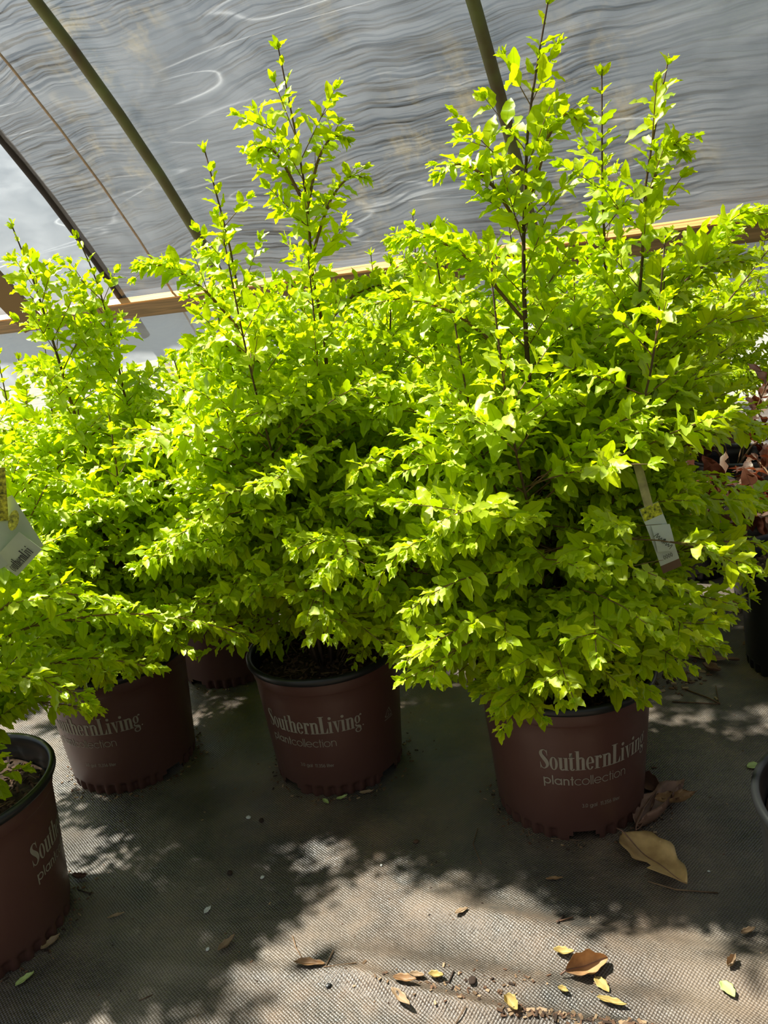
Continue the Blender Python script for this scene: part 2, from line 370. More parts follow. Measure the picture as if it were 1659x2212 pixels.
def hoop(s, r, m, label, name='greenhouse_hoop', a1=ARC_MAX, a0=-0.35, off=-0.035, cat='hoop', group=None, n=10):
    b = MB(); pts = [shell(s, a0+(a1-a0)*i/40, off) for i in range(41)]
    b.tube(pts, r, n); o = b.build(name, m); return tag(o, label, cat, group)
hoop(-1.316, 0.032, M['pipe'], 'olive brown bent steel hoop behind the tallest leader of the right shrub')
hoop(-3.501, 0.032, M['pipe'], 'olive brown bent steel hoop curving down from upper left behind the middle shrub')
hoop(0.87, 0.032, M['pipe'], 'bent steel hoop crossing overhead beyond the right edge of the photo')
hoop(-4.573, 0.034, M['darkstrip'], 'black rolled hem along the frayed edge of the shade cloth', 'cloth_hem', off=0.05, cat='hem')
hoop(-4.02, 0.008, M['cord'], 'thin tan cord pressed along the film between hem and steel hoop', 'roof_cord', off=-0.0, cat='cord', n=6)

# diagonal end brace timber at far left
pA = at_y(-60, 560, 4.6); pB = at_y(62, 690, 4.9)
b = MB(); d = Vector(pB-pA); L_ = d.length; x = d.normalized(); yv = Vector((0, 1, 0)); z = x.cross(yv).normalized(); yv = z.cross(x)
b.box(Vector((pA+pB)/2), (L_*1.25, 0.04, 0.14), rotm(x, yv, z)); o = b.build('corner_brace', M['wood'], smooth=False)
tag(o, 'wooden brace board slanting to the hip board at the far left corner', 'board')

# ------------------------------------------------------------------ ground
ridges = []
def ridge(p0, p1, h, w, bend=0.0):
    a = at_z(*p0)[:2]; c = at_z(*p1)[:2]; ridges.append((a, c, h, w, bend))
ridge((740, 2105), (1400, 2245), 0.013, 0.012, 0.01)
ridge((300, 2080), (760, 2110), 0.003, 0.012)
ridge((150, 2025), (640, 1985), 0.0016, 0.006)
ridge((900, 1940), (1659, 2120), 0.011, 0.028, 0.02)
ridge((700, 2060), (1500, 2190), 0.008, 0.020)
ridge((1050, 1985), (1659, 2080), 0.006, 0.016)
RG = []
for a, c, h, w, bend in ridges:
    dd = (c-a); Lr = np.linalg.norm(dd); dd = dd/Lr; RG.append((a, dd, np.array([-dd[1], dd[0]]), Lr, h, w, bend))
def gh(x, y):
    h = 0.0012*mn.noise(Vector((x*9, y*9, 0)))
    for a, dd, nn, Lr, hh, w, bend in RG:
        q0 = x-a[0]; q1 = y-a[1]; t = (q0*dd[0]+q1*dd[1])/Lr; s = q0*nn[0]+q1*nn[1]+bend*math.sin(math.pi*t)
        e = max(0.0, min(1.0, min(t+0.15, 1.25-t)/0.3)); e = e*e*(3-2*e)
        if e > 0: h += hh*e*math.exp(-(s/w)**2)
    return h
def axis(lo, fa, fb, hi, step, coarse):
    a = list(np.arange(lo, fa, coarse)) + list(np.arange(fa, fb, step)) + list(np.arange(fb, hi+coarse, coarse)); return a
xs = axis(-9, -0.75, 0.75, 9, 0.007, 0.75); ys = axis(-6, 0.5, 1.15, 12, 0.006, 0.75)
NX, NY = len(xs), len(ys)
vs_ = [(x, y, gh(x, y) if (-0.8 < x < 0.8 and 0.45 < y < 1.2) else 0.0) for x in xs for y in ys]
b = MB(); b.v = vs_; b.f = [(i*NY+j, (i+1)*NY+j, (i+1)*NY+j+1, i*NY+j+1) for i in range(NX-1) for j in range(NY-1)]
b.m = [0]*len(b.f); b.uv = [[(0, 0)]*4]*len(b.f)
tag(b.build('floor', M['ground']), kind='structure')

# grass and soil outside the back wall
b = MB(); q = [-WN*(WDIST+0.35)+WD*s_-WN*d_+Vector((0, 0, 0.012)) for s_, d_ in ((-12, 0), (8, 0), (8, 8), (-12, 8))]
b.add(q, [(0, 1, 2, 3)]); M['outside'] = simple('rough_grass_soil', (0.05, 0.06, 0.025), 0.95, 0.5, 6, col2=(0.09, 0.075, 0.045))
tag(b.build('ground', M['outside']), kind='structure')

# ------------------------------------------------------------------ lettering (drawn with strokes, wrapped round the pot)
def strip(pts, ws):
    """thick stroke in 2-D: centre points and widths -> quads"""
    n = len(pts); L_, R_ = [], []
    for i in range(n):
        a = pts[max(i-1, 0)]; c = pts[min(i+1, n-1)]; dx, dy = c[0]-a[0], c[1]-a[1]; l = math.hypot(dx, dy) or 1
        nx, ny = -dy/l, dx/l; w = (ws[i] if hasattr(ws, '__len__') else ws)/2
        L_.append((pts[i][0]+nx*w, pts[i][1]+ny*w)); R_.append((pts[i][0]-nx*w, pts[i][1]-ny*w))
    return [(L_[i], R_[i], R_[i+1], L_[i+1]) for i in range(n-1)]
def rect(x0, x1, y0, y1): return [((x0, y0), (x1, y0), (x1, y1), (x0, y1))]
def ring(cx, cy, rx, ry, tw, th, a0=0, a1=360, n=22):
    q = []
    for i in range(n):
        t0, t1 = math.radians(a0+(a1-a0)*i/n), math.radians(a0+(a1-a0)*(i+1)/n)
        q.append(((cx+rx*math.cos(t0), cy+ry*math.sin(t0)), (cx+rx*math.cos(t1), cy+ry*math.sin(t1)),
                  (cx+(rx-tw)*math.cos(t1), cy+(ry-th)*math.sin(t1)), (cx+(rx-tw)*math.cos(t0), cy+(ry-th)*math.sin(t0))))
    return q
def disc(cx, cy, r, ry=None): return [tuple((cx+r*math.cos(2*math.pi*k/12), cy+(ry or r)*math.sin(2*math.pi*k/12)) for k in range(12))]
def serif(x0, x1, y, t=0.035): return rect(x0, x1, y, y+t)
def cr(pts, n=6):
    out = []; P = [pts[0]]+list(pts)+[pts[-1]]
    for i in range(1, len(P)-2):
        for k in range(n):
            t = k/n; a, b_, c, d_ = P[i-1:i+3]
            out.append(tuple(0.5*((2*b_[j])+(-a[j]+c[j])*t+(2*a[j]-5*b_[j]+4*c[j]-d_[j])*t*t+(-a[j]+3*b_[j]-3*c[j]+d_[j])*t**3) for j in range(len(a))))
    out.append(tuple(pts[-1])); return out
XH = 0.66; ST = 0.135
def bold_glyph(c):
    """condensed heavy serif; cap height 1; returns quads and advance"""
    q = []
    if c == 'S':
        p = cr([(0.375, 0.80, 0.03), (0.34, 0.93, 0.05), (0.22, 0.985, 0.045), (0.11, 0.88, 0.12), (0.11, 0.72, 0.165), (0.22, 0.55, 0.20), (0.33, 0.38, 0.19), (0.36, 0.2, 0.13), (0.27, 0.05, 0.06), (0.16, 0.015, 0.04), (0.07, 0.12, 0.05), (0.045, 0.26, 0.03)])
        q += strip([a[:2] for a in p], [a[2] for a in p]); q += rect(0.03, 0.055, 0.0, 0.32); q += rect(0.365, 0.39, 0.7, 1.0); return q, 0.46
    if c == 'o': return ring(0.19, XH/2, 0.185, XH/2+0.015, 0.115, 0.04), 0.40
    if c == 'u':
        q += rect(0.04, 0.04+ST, 0.13, XH)+serif(0, 0.1, XH-0.035)+ring(0.175, 0.14, 0.135, 0.155, 0.11, 0.06, 180, 330)
        q += rect(0.27, 0.27+ST, 0, XH)+serif(0.22, 0.3, XH-0.035)+serif(0.3, 0.45, 0); return q, 0.45
    if c == 't':
        q += rect(0.05, 0.05+ST, 0.09, 0.9)+rect(0.0, 0.27, XH-0.045, XH)+ring(0.165, 0.10, 0.115, 0.115, 0.09, 0.05, 180, 350); q += [((0.05, 0.66), (0.05+ST, 0.66), (0.05+ST, 0.92), (0.12, 0.88))]; return q, 0.29
    if c in 'hn':
        q += rect(0.05, 0.05+ST, 0, 1.0 if c == 'h' else XH)+serif(0.0, 0.235, 0)+serif(0.0, 0.1, (1.0 if c == 'h' else XH)-0.035)
        q += ring(0.27, XH-0.15, 0.155, 0.165, 0.125, 0.055, 0, 150)+rect(0.29, 0.29+ST, 0, XH-0.14)+serif(0.245, 0.475, 0); return q, 0.48
    if c == 'e':
        q += ring(0.19, XH/2, 0.185, XH/2+0.015, 0.115, 0.04, 0, 325)+rect(0.08, 0.36, XH/2-0.02, XH/2+0.025); return q, 0.395
    if c == 'r':
        q += rect(0.05, 0.05+ST, 0, XH)+serif(0.0, 0.25, 0)+serif(0.0, 0.1, XH-0.035)+ring(0.255, XH-0.1, 0.085, 0.11, 0.05, 0.05, 60, 180)+disc(0.29, XH-0.1, 0.062, 0.075); return q, 0.36
    if c == 'L':
        q += rect(0.07, 0.07+0.165, 0, 1.0)+serif(0.0, 0.31, 0.965)+rect(0, 0.46, 0, 0.04)+[((0.34, 0.03), (0.46, 0.03), (0.47, 0.30), (0.445, 0.30))]; return q, 0.49
    if c == 'i':
        q += rect(0.05, 0.05+ST, 0, XH)+serif(0.0, 0.235, 0)+serif(0.0, 0.1, XH-0.035)+disc(0.118, 0.86, 0.082, 0.085); return q, 0.25
    if c == 'v':
        q += [((0.04, XH), (0.19, XH), (0.26, 0.0), (0.20, 0.0))]+[((0.33, XH), (0.365, XH), (0.25, 0.0), (0.215, 0.0))]+serif(0, 0.22, XH-0.035)+serif(0.27, 0.43, XH-0.035); return q, 0.42
    if c == 'g':
        q += ring(0.17, 0.45, 0.16, 0.225, 0.10, 0.035)+ring(0.18, -0.14, 0.18, 0.15, 0.07, 0.045)
        p = cr([(0.10, 0.26, 0.03), (0.05, 0.16, 0.06), (0.12, 0.09, 0.10), (0.26, 0.05, 0.11), (0.33, -0.06, 0.08)]); q += strip([a[:2] for a in p], [a[2] for a in p])
        q += strip([(0.27, 0.6), (0.33, 0.70), (0.39, 0.72)], [0.03, 0.04, 0.06])+disc(0.385, 0.68, 0.045); return q, 0.41
    if c == '.': return disc(0.04, 0.04, 0.042), 0.1
    return [], 0.1
def geo_glyph(c, w):
    """round geometric sans; x height 0.6; stroke w"""
    R_ = 0.30; q = []
    if c == 'o': return ring(R_, R_, R_, R_, w, w, n=26), 0.66
    if c == 'c': return ring(R_, R_, R_, R_, w, w, 42, 318), 0.58
    if c == 'e': return ring(R_, R_, R_, R_, w, w, 0, 322)+rect(w*0.5, 2*R_, R_-w/2, R_+w/2), 0.66
    if c == 'a': return ring(R_, R_, R_, R_, w, w)+rect(2*R_-w, 2*R_, 0, 2*R_), 0.68
    if c == 'p': return ring(R_, R_, R_, R_, w, w)+rect(0, w, -0.28, 2*R_), 0.67
    if c == 'g': return ring(R_, R_, R_, R_, w, w)+rect(2*R_-w, 2*R_, -0.05, 2*R_)+ring(R_, -0.05, R_, 0.24, w, w, 200, 360), 0.68
    if c == 'l': return rect(0.02, 0.02+w, 0, 0.86), w+0.09
    if c == 'i': return rect(0.02, 0.02+w, 0, 0.6)+rect(0.02, 0.02+w, 0.72, 0.72+w*1.3), w+0.09
    if c == 't': return rect(0.09, 0.09+w, 0, 0.82)+rect(0, 0.27, 0.6-w*0.8, 0.6), 0.31
    if c == 'r': return rect(0.02, 0.02+w, 0, 0.6)+ring(0.22, 0.38, 0.2, 0.22, w, w, 80, 180), 0.26
    if c == 'n': return rect(0.02, 0.02+w, 0, 0.6)+ring(0.25, 0.36, 0.23, 0.24, w, w, 0, 180, 14)+rect(0.48-w, 0.48, 0, 0.36), 0.56
    if c == '.': return rect(0.02, 0.02+w, 0, w), 0.16
    if c == '0': return ring(0.24, 0.42, 0.24, 0.42, w, w), 0.56
    if c == '1': return rect(0.12, 0.12+w, 0, 0.84)+strip([(0.0, 0.68), (0.14, 0.80)], w), 0.34
    if c == '3': return ring(0.2, 0.62, 0.2, 0.22, w, w, -90, 150)+ring(0.2, 0.22, 0.22, 0.23, w, w, -150, 90), 0.52
    if c == '5': return rect(0.04, 0.44, 0.84-w, 0.84)+rect(0.04, 0.04+w, 0.42, 0.84)+ring(0.2, 0.27, 0.25, 0.27, w, w, -150, 130), 0.54
    if c == '6': return ring(0.25, 0.27, 0.25, 0.27, w, w)+strip([(0.05, 0.3), (0.12, 0.55), (0.32, 0.84)], w), 0.56
    if c == '2': return ring(0.2, 0.62, 0.2, 0.22, w, w, -10, 170)+strip([(0.38, 0.58), (0.03, 0.05)], w)+rect(0, 0.42, 0, w), 0.5
    return [], 0.3
def text_quads(txt, fn, squeeze=1.0):
    out = []; x = 0
    for c in txt:
        q, a = fn(c)
        for f in q: out.append([(p[0]*squeeze+x, p[1]) for p in f])
        x += a*squeeze
    return out, x

# pot profile: radius of the outside at height z
PH = 0.235
def pot_r(z):
    if z < 0.198: return 0.1135 + (0.1275-0.1135)*z/0.198
    if z < 0.203: return 0.1275+0.0022*(z-0.198)/0.005
    return 0.1297+0.0008*(z-0.203)/0.02
def wrap(b, quads, a_c, z0, scale, xscale=1.0, centre=None, slope=0.0):
    """quads in glyph units -> the pot's wall. a_c: angle (radians, 0 = facing -y, + = towards +x) of x=centre"""
    for f in quads:
        vs_ = []
        for (x, y) in f:
            z = z0+y*scale; r = pot_r(z)+0.0006; a = a_c+(x-centre)*scale*xscale/0.124
            vs_.append((r*math.sin(a), -r*math.cos(a), z))
        b.add(vs_, [tuple(range(len(vs_)))])
SL, SLw = text_quads('SouthernLiving', bold_glyph)
SLdot, _ = text_quads('.', bold_glyph)
PL1, w1 = text_quads('plant', lambda c: geo_glyph(c, 0.105))
PL2, w2 = text_quads('collection', lambda c: geo_glyph(c, 0.062))
GA, w3 = text_quads('3.0 gal  11.356 liter', lambda c: geo_glyph(c, 0.10))
def logo(parent, a_start):
    """a_start: angle at which the wordmark begins"""
    b = MB(); sc = 0.178/SLw
    hsc = 0.033
    xs_ = sc/hsc
    wrap(b, SL, a_start, 0.128, hsc, xs_, 0.0)
    wrap(b, [[(p[0]+SLw+0.02, p[1]-0.0) for p in f] for f in SLdot], a_start, 0.128, hsc, xs_, 0.0)
    b.build('wordmark', M['ink'], parent, smooth=False)
    b = MB(); s2 = 0.128/(w1+w2)
    wrap(b, PL1, a_start+0.03, 0.102, s2, 1.0, 0.0); wrap(b, [[(p[0]+w1, p[1]) for p in f] for f in PL2], a_start+0.03, 0.102, s2, 1.0, 0.0)
    b.build('tagline', M['ink'], parent, smooth=False)
    b = MB(); s3 = 0.062/w3
    wrap(b, GA, a_start+0.47, 0.062, s3, 1.0, 0.0); b.build('volume_print', M['ink'], parent, smooth=False)
def recycle_mark(parent, a):
    b = MB(); q = []
    P = [(0, 1.0), (-0.62, 0.0), (0.62, 0.0)]
    for i in range(3):
        p, r_ = P[i], P[(i+1) % 3]
        a_ = (p[0]+(r_[0]-p[0])*0.16, p[1]+(r_[1]-p[1])*0.16); c = (p[0]+(r_[0]-p[0])*0.80, p[1]+(r_[1]-p[1])*0.80)
        q += strip([a_, c], 0.07)
        dx, dy = c[0]-a_[0], c[1]-a_[1]; l = math.hypot(dx, dy); dx /= l; dy /= l
        q.append(((c[0]-dy*0.14, c[1]+dx*0.14), (c[0]+dy*0.14, c[1]-dx*0.14), (c[0]+dx*0.2, c[1]+dy*0.2)))
    t2, _ = text_quads('2', lambda c: geo_glyph(c, 0.09)); q += [[(p[0]*0.55-0.12, p[1]*0.55+0.16) for p in f] for f in t2]
    q += rect(-0.7, 0.7, -0.28, -0.2)
    wrap(b, q, a, 0.118, 0.017, 1.0, 0.0); b.build('recycling_mark', M['ink'], parent, smooth=False)

def make_pot(parent, a_logo, cutouts, seed, maroon=True, soil=True, logos=True):
    """nursery pot: tapered wall with fluted foot and drain cut-outs, rolled black rim, black inside"""
    rnd = random.Random(seed); b = MB(); NA = 240
    zs = [0.0, 0.005, 0.010, 0.014, 0.018, 0.0215, 0.026, 0.032, 0.05, 0.09, 0.14, 0.18, 0.198, 0.2005, 0.203, 0.215, 0.223]
    cut = [0.0]*NA
    for k in range(NA):
        a = (k/NA*2*math.pi+math.pi) % (2*math.pi)-math.pi
        for c in cutouts:
            d = abs((a-c+math.pi) % (2*math.pi)-math.pi)
            if d < 0.20: cut[k] = 0.018 if d < 0.14 else 0.009
    for (i, z) in enumerate(zs):
        for k in range(NA):
            a = (k/NA*2*math.pi+math.pi) % (2*math.pi)-math.pi
            ph = (a*17/math.pi) % 1.0; nearcut = min([abs((a-c+math.pi) % (2*math.pi)-math.pi) for c in cutouts] or [9])
            fl = 0.0
            if z < 0.021 and nearcut > 0.26:
                w = max(0, 1-abs(ph-0.5)/0.30); fl = 0.0060*min(1, w*2.0)*(1 if z < 0.0185 else 0.35)
            r = pot_r(z)-fl - (0.0012 if z == 0 else 0)
            zz = z
            b.v.append((r*math.sin(a), -r*math.cos(a), zz))
    for i in range(len(zs)-1):
        for k in range(NA):
            if zs[i] < cut[k] - 1e-6: continue
            k2 = (k+1) % NA; b.f.append((i*NA+k, i*NA+k2, (i+1)*NA+k2, (i+1)*NA+k)); b.m.append(0); b.uv.append([(0, 0)]*4)
    pot = b.build('pot', M['pot'] if maroon else M['black'], parent)
    # rolled rim + inner wall
    prof = [(0.1302, 0.2215), (0.1335, 0.2205), (0.1365, 0.2225), (0.1385, 0.2265), (0.1385, 0.2310), (0.1365, 0.2345), (0.1335, 0.2350), (0.1305, 0.2335), (0.1288, 0.2300), (0.1280, 0.222), (0.1278, 0.214), (0.1255, 0.210), (0.1243, 0.20), (0.1205, 0.15), (0.1100, 0.04), (0.1045, 0.022), (0.1040, 0.012), (0.0, 0.008)]
    b = MB(); NR = 120
    for (r, z) in prof:
        for k in range(NR):
            a = 2*math.pi*k/NR; rr = r*(1+0.006*math.sin(2*a+seed)); b.v.append((rr*math.sin(a), -rr*math.cos(a), z))
    for i in range(len(prof)-1):
        for k in range(NR):
            b.f.append((i*NR+k, i*NR+(k+1) % NR, (i+1)*NR+(k+1) % NR, (i+1)*NR+k)); b.m.append(0); b.uv.append([(0, 0)]*4)
    b.build('rim', M['black'], pot)
    if maroon and logos:
        logo(pot, a_logo); logo(pot, a_logo+math.radians(-142))
        if seed == 2: recycle_mark(pot, a_logo+math.radians(110))
    if soil:
        b = MB(); nr, na = 14, 48; vs_ = [(0, 0, 0.205)]
        for i in range(1, nr+1):
            r = 0.1225*i/nr
            for k in range(na):
                a = 2*math.pi*k/na; x, y = r*math.cos(a), r*math.sin(a)
                vs_.append((x, y, 0.196+0.008*mn.noise(Vector((x*30+seed, y*30, 0)))+0.004*mn.noise(Vector((x*90, y*90, seed)))))
        fs = [(0, 1+k, 1+(k+1) % na) for k in range(na)]+[(1+(i-1)*na+k, 1+i*na+k, 1+i*na+(k+1) % na, 1+(i-1)*na+(k+1) % na) for i in range(1, nr) for k in range(na)]
        b.add(vs_, fs); b.build('soil', M['soil'], parent)
        b = MB()
        for k in range(620):
            a = rnd.uniform(0, 6.283); r = 0.117*math.sqrt(rnd.random()); x, y = r*math.cos(a), r*math.sin(a)
            z = 0.199+0.008*mn.noise(Vector((x*30+seed, y*30, 0)))+rnd.uniform(0, 0.004)
            R3 = Matrix.Rotation(rnd.uniform(0, 6.28), 3, 'Z') @ Matrix.Rotation(rnd.gauss(0, 0.4), 3, 'X') @ Matrix.Rotation(rnd.gauss(0, 0.4), 3, 'Y')
            b.box((x, y, z), (rnd.uniform(0.003, 0.013), rnd.uniform(0.0015, 0.004), rnd.uniform(0.0008, 0.0025)), R3, rnd.choice((0, 0, 1, 1, 1, 2)))
        for k in range(26):
            a = rnd.uniform(0, 6.283); r = 0.11*math.sqrt(rnd.random()); t = rnd.uniform(0, 6.28); l = rnd.uniform(0.01, 0.05); x, y = r*math.cos(a), r*math.sin(a)
            x2, y2 = x+l*math.cos(t), y+l*math.sin(t)
            if math.hypot(x2, y2) < 0.118: b.tube([(x, y, 0.207), (x2, y2, 0.206)], 0.0005, 3, 2)
        o = b.build('bark_mulch', [M['chip1'], M['chip2'], M['chip3']], parent, smooth=False); o['kind'] = 'stuff'
    return pot

# ------------------------------------------------------------------ shrubs
def leaf_template(nseg, wav, fold, curl, phase, ratio=0.46):
    """leaf of length 1 along +x, normal +z"""
    vs_, uv = [], []; prof = lambda t: ratio/2*1.02*(math.sin(math.pi*min(1, t)**0.88)**0.72)*(1-0.10*t)
    vs_.append((0, 0, 0)); uv.append((0.5, 0))
    for i in range(1, nseg):
        t = 0.55*(1-math.cos(math.pi*i/nseg))/2+0.45*i/nseg; w = prof(t); z0 = -curl*t*t
        for sgn in (-1, 0, 1):
            z = z0+(abs(sgn)*(fold*w+wav*math.sin(phase+sgn*0.9+t*15)*min(1, w/0.15)))
            yy = sgn*w*(1+0.10*math.sin(phase*2+t*17+sgn))
            vs_.append((t*0.97+0.02, yy, z)); uv.append((0.5+sgn*0.5, t))
    vs_.append((1.0, 0, -curl)); uv.append((0.5, 1))
    fs = [(0, 2, 1), (0, 3, 2)]
    for i in range(nseg-2):
        o = 1+3*i
        fs += [(o, o+1, o+4, o+3), (o+1, o+2, o+5, o+4)]
    o = 1+3*(nseg-2); fs += [(o, o+1, o+3), (o+1, o+2, o+3)]
    return np.array(vs_, dtype=np.float64), fs, uv
TPL = {}
for det, ns_ in (('fine', 8), ('mid', 5)):
    TPL[det] = [leaf_template(ns_, 0.065, 0.20+0.08*k, 0.05+0.10*(k % 3), k*1.3, 0.43+0.035*(k % 4)) for k in range(6)]

def leaves_mesh(name, P, D, Nn, S, det, material, parent, seed=0):
    """P,D,Nn (n,3), S (n,) -> one foliage mesh"""
    n = len(P); P = np.array(P); D = np.array(D); Nn = np.array(Nn); S = np.array(S)
    D /= np.linalg.norm(D, axis=1, keepdims=True); Nn = Nn-(Nn*D).sum(1, keepdims=True)*D; Nn /= np.linalg.norm(Nn, axis=1, keepdims=True)+1e-9
    B = np.cross(Nn, D); which = np.random.RandomState(seed).randint(0, 6, n)
    VV, LV, LS, UV = [], [], [], []; base = 0
    for k in range(6):
        idx = np.where(which == k)[0]
        if not len(idx): continue
        tv, tf, tu = TPL[det][k]; m_ = len(tv)
        X = P[idx, None]+S[idx, None, None]*(tv[None, :, 0:1]*D[idx, None]+tv[None, :, 1:2]*B[idx, None]+tv[None, :, 2:3]*Nn[idx, None])
        VV.append(X.reshape(-1, 3))
        lv = np.array([i for f in tf for i in f]); ls = np.array([len(f) for f in tf])
        LV.append((lv[None]+base+np.arange(len(idx))[:, None]*m_).ravel()); LS.append(np.tile(ls, len(idx)))
        UV.append(np.tile(np.array(tu)[lv], (len(idx), 1))); base += len(idx)*m_
    V = np.concatenate(VV); LV = np.concatenate(LV); LS = np.concatenate(LS); UV = np.concatenate(UV)
    me = bpy.data.meshes.new(name); me.vertices.add(len(V)); me.vertices.foreach_set('co', V.astype(np.float32).ravel())
    me.loops.add(len(LV)); me.loops.foreach_set('vertex_index', LV.astype(np.int32))
    me.polygons.add(len(LS)); st = np.concatenate([[0], np.cumsum(LS)[:-1]]); me.polygons.foreach_set('loop_start', st.astype(np.int32))
    me.polygons.foreach_set('use_smooth', np.ones(len(LS), dtype=bool))
    u = me.uv_layers.new(name='UVMap'); u.data.foreach_set('uv', UV.astype(np.float32).ravel())
    me.materials.append(material); me.update(calc_edges=True); me.validate()
    o = bpy.data.objects.new(name, me); COL.objects.link(o); o.parent = parent
    return o

def norm(v): return v/(np.linalg.norm(v)+1e-12)
Z = np.array([0, 0, 1.0])
class Shrub:
    def __init__(s, origin, seed, dens=1.0, size=0.031, zmin=0.27):
        s.zmin = zmin
        s.o = np.array([origin[0], origin[1], 0.0]); s.rs = np.random.RandomState(seed); s.P = []; s.D = []; s.N = []; s.S = []; s.tw = MB(); s.dens = dens; s.size = size; s.stems = []
    def shoot(s, p, d, L, g, step=0.0135, wob=0.10):
        n = max(2, int(L/step)); pts = [p]; ds = [d]
        for i in range(n):
            d = norm(d+np.array([0, 0, -g*step*(1+i/n)])+s.rs.normal(0, wob, 3)*step*3); p = p+d*step
            if p[2] < s.zmin+0.05 and d[2] < -0.05: d = norm(d*np.array([1, 1, 0.45 if p[2] > s.zmin else -0.2]))
            if p[2] < 0.24 and math.hypot(p[0], p[1]) < 0.135: p[2] = 0.24
            pts.append(p); ds.append(d)
        return pts, ds
    def leafs(s, pts, ds, i0, size, spacing=1, vertical=False):
        rs = s.rs; n = len(pts)
        for i in range(i0, n, spacing):
            f = i/(n-1); d = ds[i]; p = pts[i]
            side = np.cross(d, Z); side = norm(side) if np.linalg.norm(side) > 0.25 else norm(np.cross(d, np.array([1.0, 0.3, 0])))
            up = np.cross(side, d); hz = 1-abs(d[2])
            tw = (math.pi/2 if i//spacing % 2 else 0)*(1-0.62*min(1, hz*1.6))+rs.normal(0, 0.25)+(0.45 if i//spacing % 2 else -0.2)
            ax = side*math.cos(tw)+up*math.sin(tw)
            sz = size*(1-0.50*max(0, f-0.55)/0.45)*(0.75+0.25*min(1, f*4))
            spread = 1.0-0.45*max(0, f-0.6)/0.4
            for sg in (-1, 1):
                if rs.rand() < 0.05: continue
                an = (0.95+rs.normal(0, 0.16))*spread
                l = d*math.cos(an)+ax*sg*math.sin(an)+Z*rs.normal(-0.10, 0.16)
                ref = d*0.35+Z*0.9+rs.normal(0, 0.30, 3)
                if abs(d[2]) > 0.7: ref = d*0.8+Z*0.3+rs.normal(0, 0.35, 3)
                s.P.append(p); s.D.append(norm(l)); s.N.append(ref); s.S.append(sz*(0.8+0.4*rs.rand()))
        # terminal pair and bud
        d = ds[-1]; p = pts[-1]
        for k in range(3):
            s.P.append(p); s.D.append(norm(d+rs.normal(0, 0.25, 3))); s.N.append(Z*0.8+rs.normal(0, 0.5, 3)); s.S.append(size*(0.4+0.2*rs.rand()))
    def lateral(s, p, d, L, g, size, sub=True):
        pts, ds = s.shoot(p, d, L, g); rad = 0.0006+L*0.0035
        s.tw.tube(pts[::3]+[pts[-1]], list(np.linspace(rad, 0.0004, len(pts[::3])+1)), 4, 0, False)
        s.leafs(pts, ds, 2, size)
        if sub and L > 0.07:
            n = len(pts); i = 3+s.rs.randint(3)
            while i < n-3:
                f = i/n
                for sg in (-1, 1):
                    if s.rs.rand() < 0.68*s.dens:
                        l2 = (0.028+(0.34*L)*(1-f)**0.8)*(0.6+0.7*s.rs.rand())
                        side = norm(np.cross(ds[i], Z)+1e-6); dd = norm(ds[i]*0.75+side*sg*0.75+Z*s.rs.normal(0.12, 0.28))
                        q, e = s.shoot(pts[i], dd, l2, g*0.9)
                        s.tw.tube([q[0], q[len(q)//2], q[-1]], [0.0008, 0.0006, 0.0003], 3, 0, False)
                        s.leafs(q, e, 1, size*0.93)
                i += 3+s.rs.randint(0, 2)
    def leader(s, pts, r0, R, top_sparse=0.33, zlow=0.24, gap=0.034, crown=None, hcrown=0.85, sizef=1.0):
        """pts: world control points base->tip"""
        P = [np.array(p)-s.o for p in pts]
        C = cr([tuple(p) for p in P], 10); C = [np.array(c) for c in C]
        # resample at 1 cm
        out = [C[0]]; acc = 0
        for a, b_ in zip(C[:-1], C[1:]):
            Ls = np.linalg.norm(b_-a); k = max(1, int(round(Ls/0.01)))
            for j in range(1, k+1): out.append(a+(b_-a)*j/k)
        n = len(out); top = out[-1][2]
        s.stems.append((out, r0))
        ds = [norm(out[min(i+1, n-1)]-out[max(i-1, 0)]) for i in range(n)]
        Rw = R
        ang = s.rs.rand()*6.28; i = 0
        while i < n-2:
            p = out[i]; z = p[2]
            if z > zlow:
                rem = top-z; k = 0
                h = min(1.0, (z-0.2)/(hcrown-0.2))
                prof = np.interp(h, [0, 0.15, 0.35, 0.6, 0.85, 1.0], [0.62, 0.88, 1.0, 0.86, 0.62, 0.42])*R
                Lr = min(prof, 0.035+0.42*rem) if z > hcrown-0.15 else prof
                if rem > 0.10 or s.rs.rand() < 0.0:
                    el = math.radians(np.interp(h, [0, 0.2, 0.5, 1.0], [2, 12, 28, 44])+s.rs.normal(0, 8))
                    g = np.interp(h, [0, 0.3, 0.7, 1.0], [3.2, 2.6, 1.4, 0.2])
                    for sg in (0, math.pi):
                        if s.rs.rand() < (0.92*s.dens if rem > top_sparse else 0.75):
                            a = ang+sg+s.rs.normal(0, 0.3)
                            d = norm(np.array([math.cos(a)*math.cos(el), math.sin(a)*math.cos(el), math.sin(el)])+ds[i]*0.15)
                            s.lateral(p, d, Lr*(0.65+0.5*s.rs.rand()), g, s.size*sizef)
            ang += math.pi/2+s.rs.normal(0, 0.35)
            i += max(2, int((gap/0.01)*(0.75+0.5*s.rs.rand())/max(0.5, s.dens)))
        # leaves straight on the leader's top part
        k0 = max(0, n-36); s.leafs(out[k0::2], ds[k0::2], 0, s.size*1.0*sizef)
    def basal(s, n, L, size):
        for k in range(n):
            a = s.rs.rand()*6.283; r = 0.02+0.05*s.rs.rand()
            p = np.array([r*math.cos(a), r*math.sin(a), 0.205]); el = math.radians(s.rs.uniform(20, 65))
            d = np.array([math.cos(a)*math.cos(el), math.sin(a)*math.cos(el), math.sin(el)])
            s.lateral(p, d, L*(0.6+0.7*s.rs.rand()), 4.0, size)
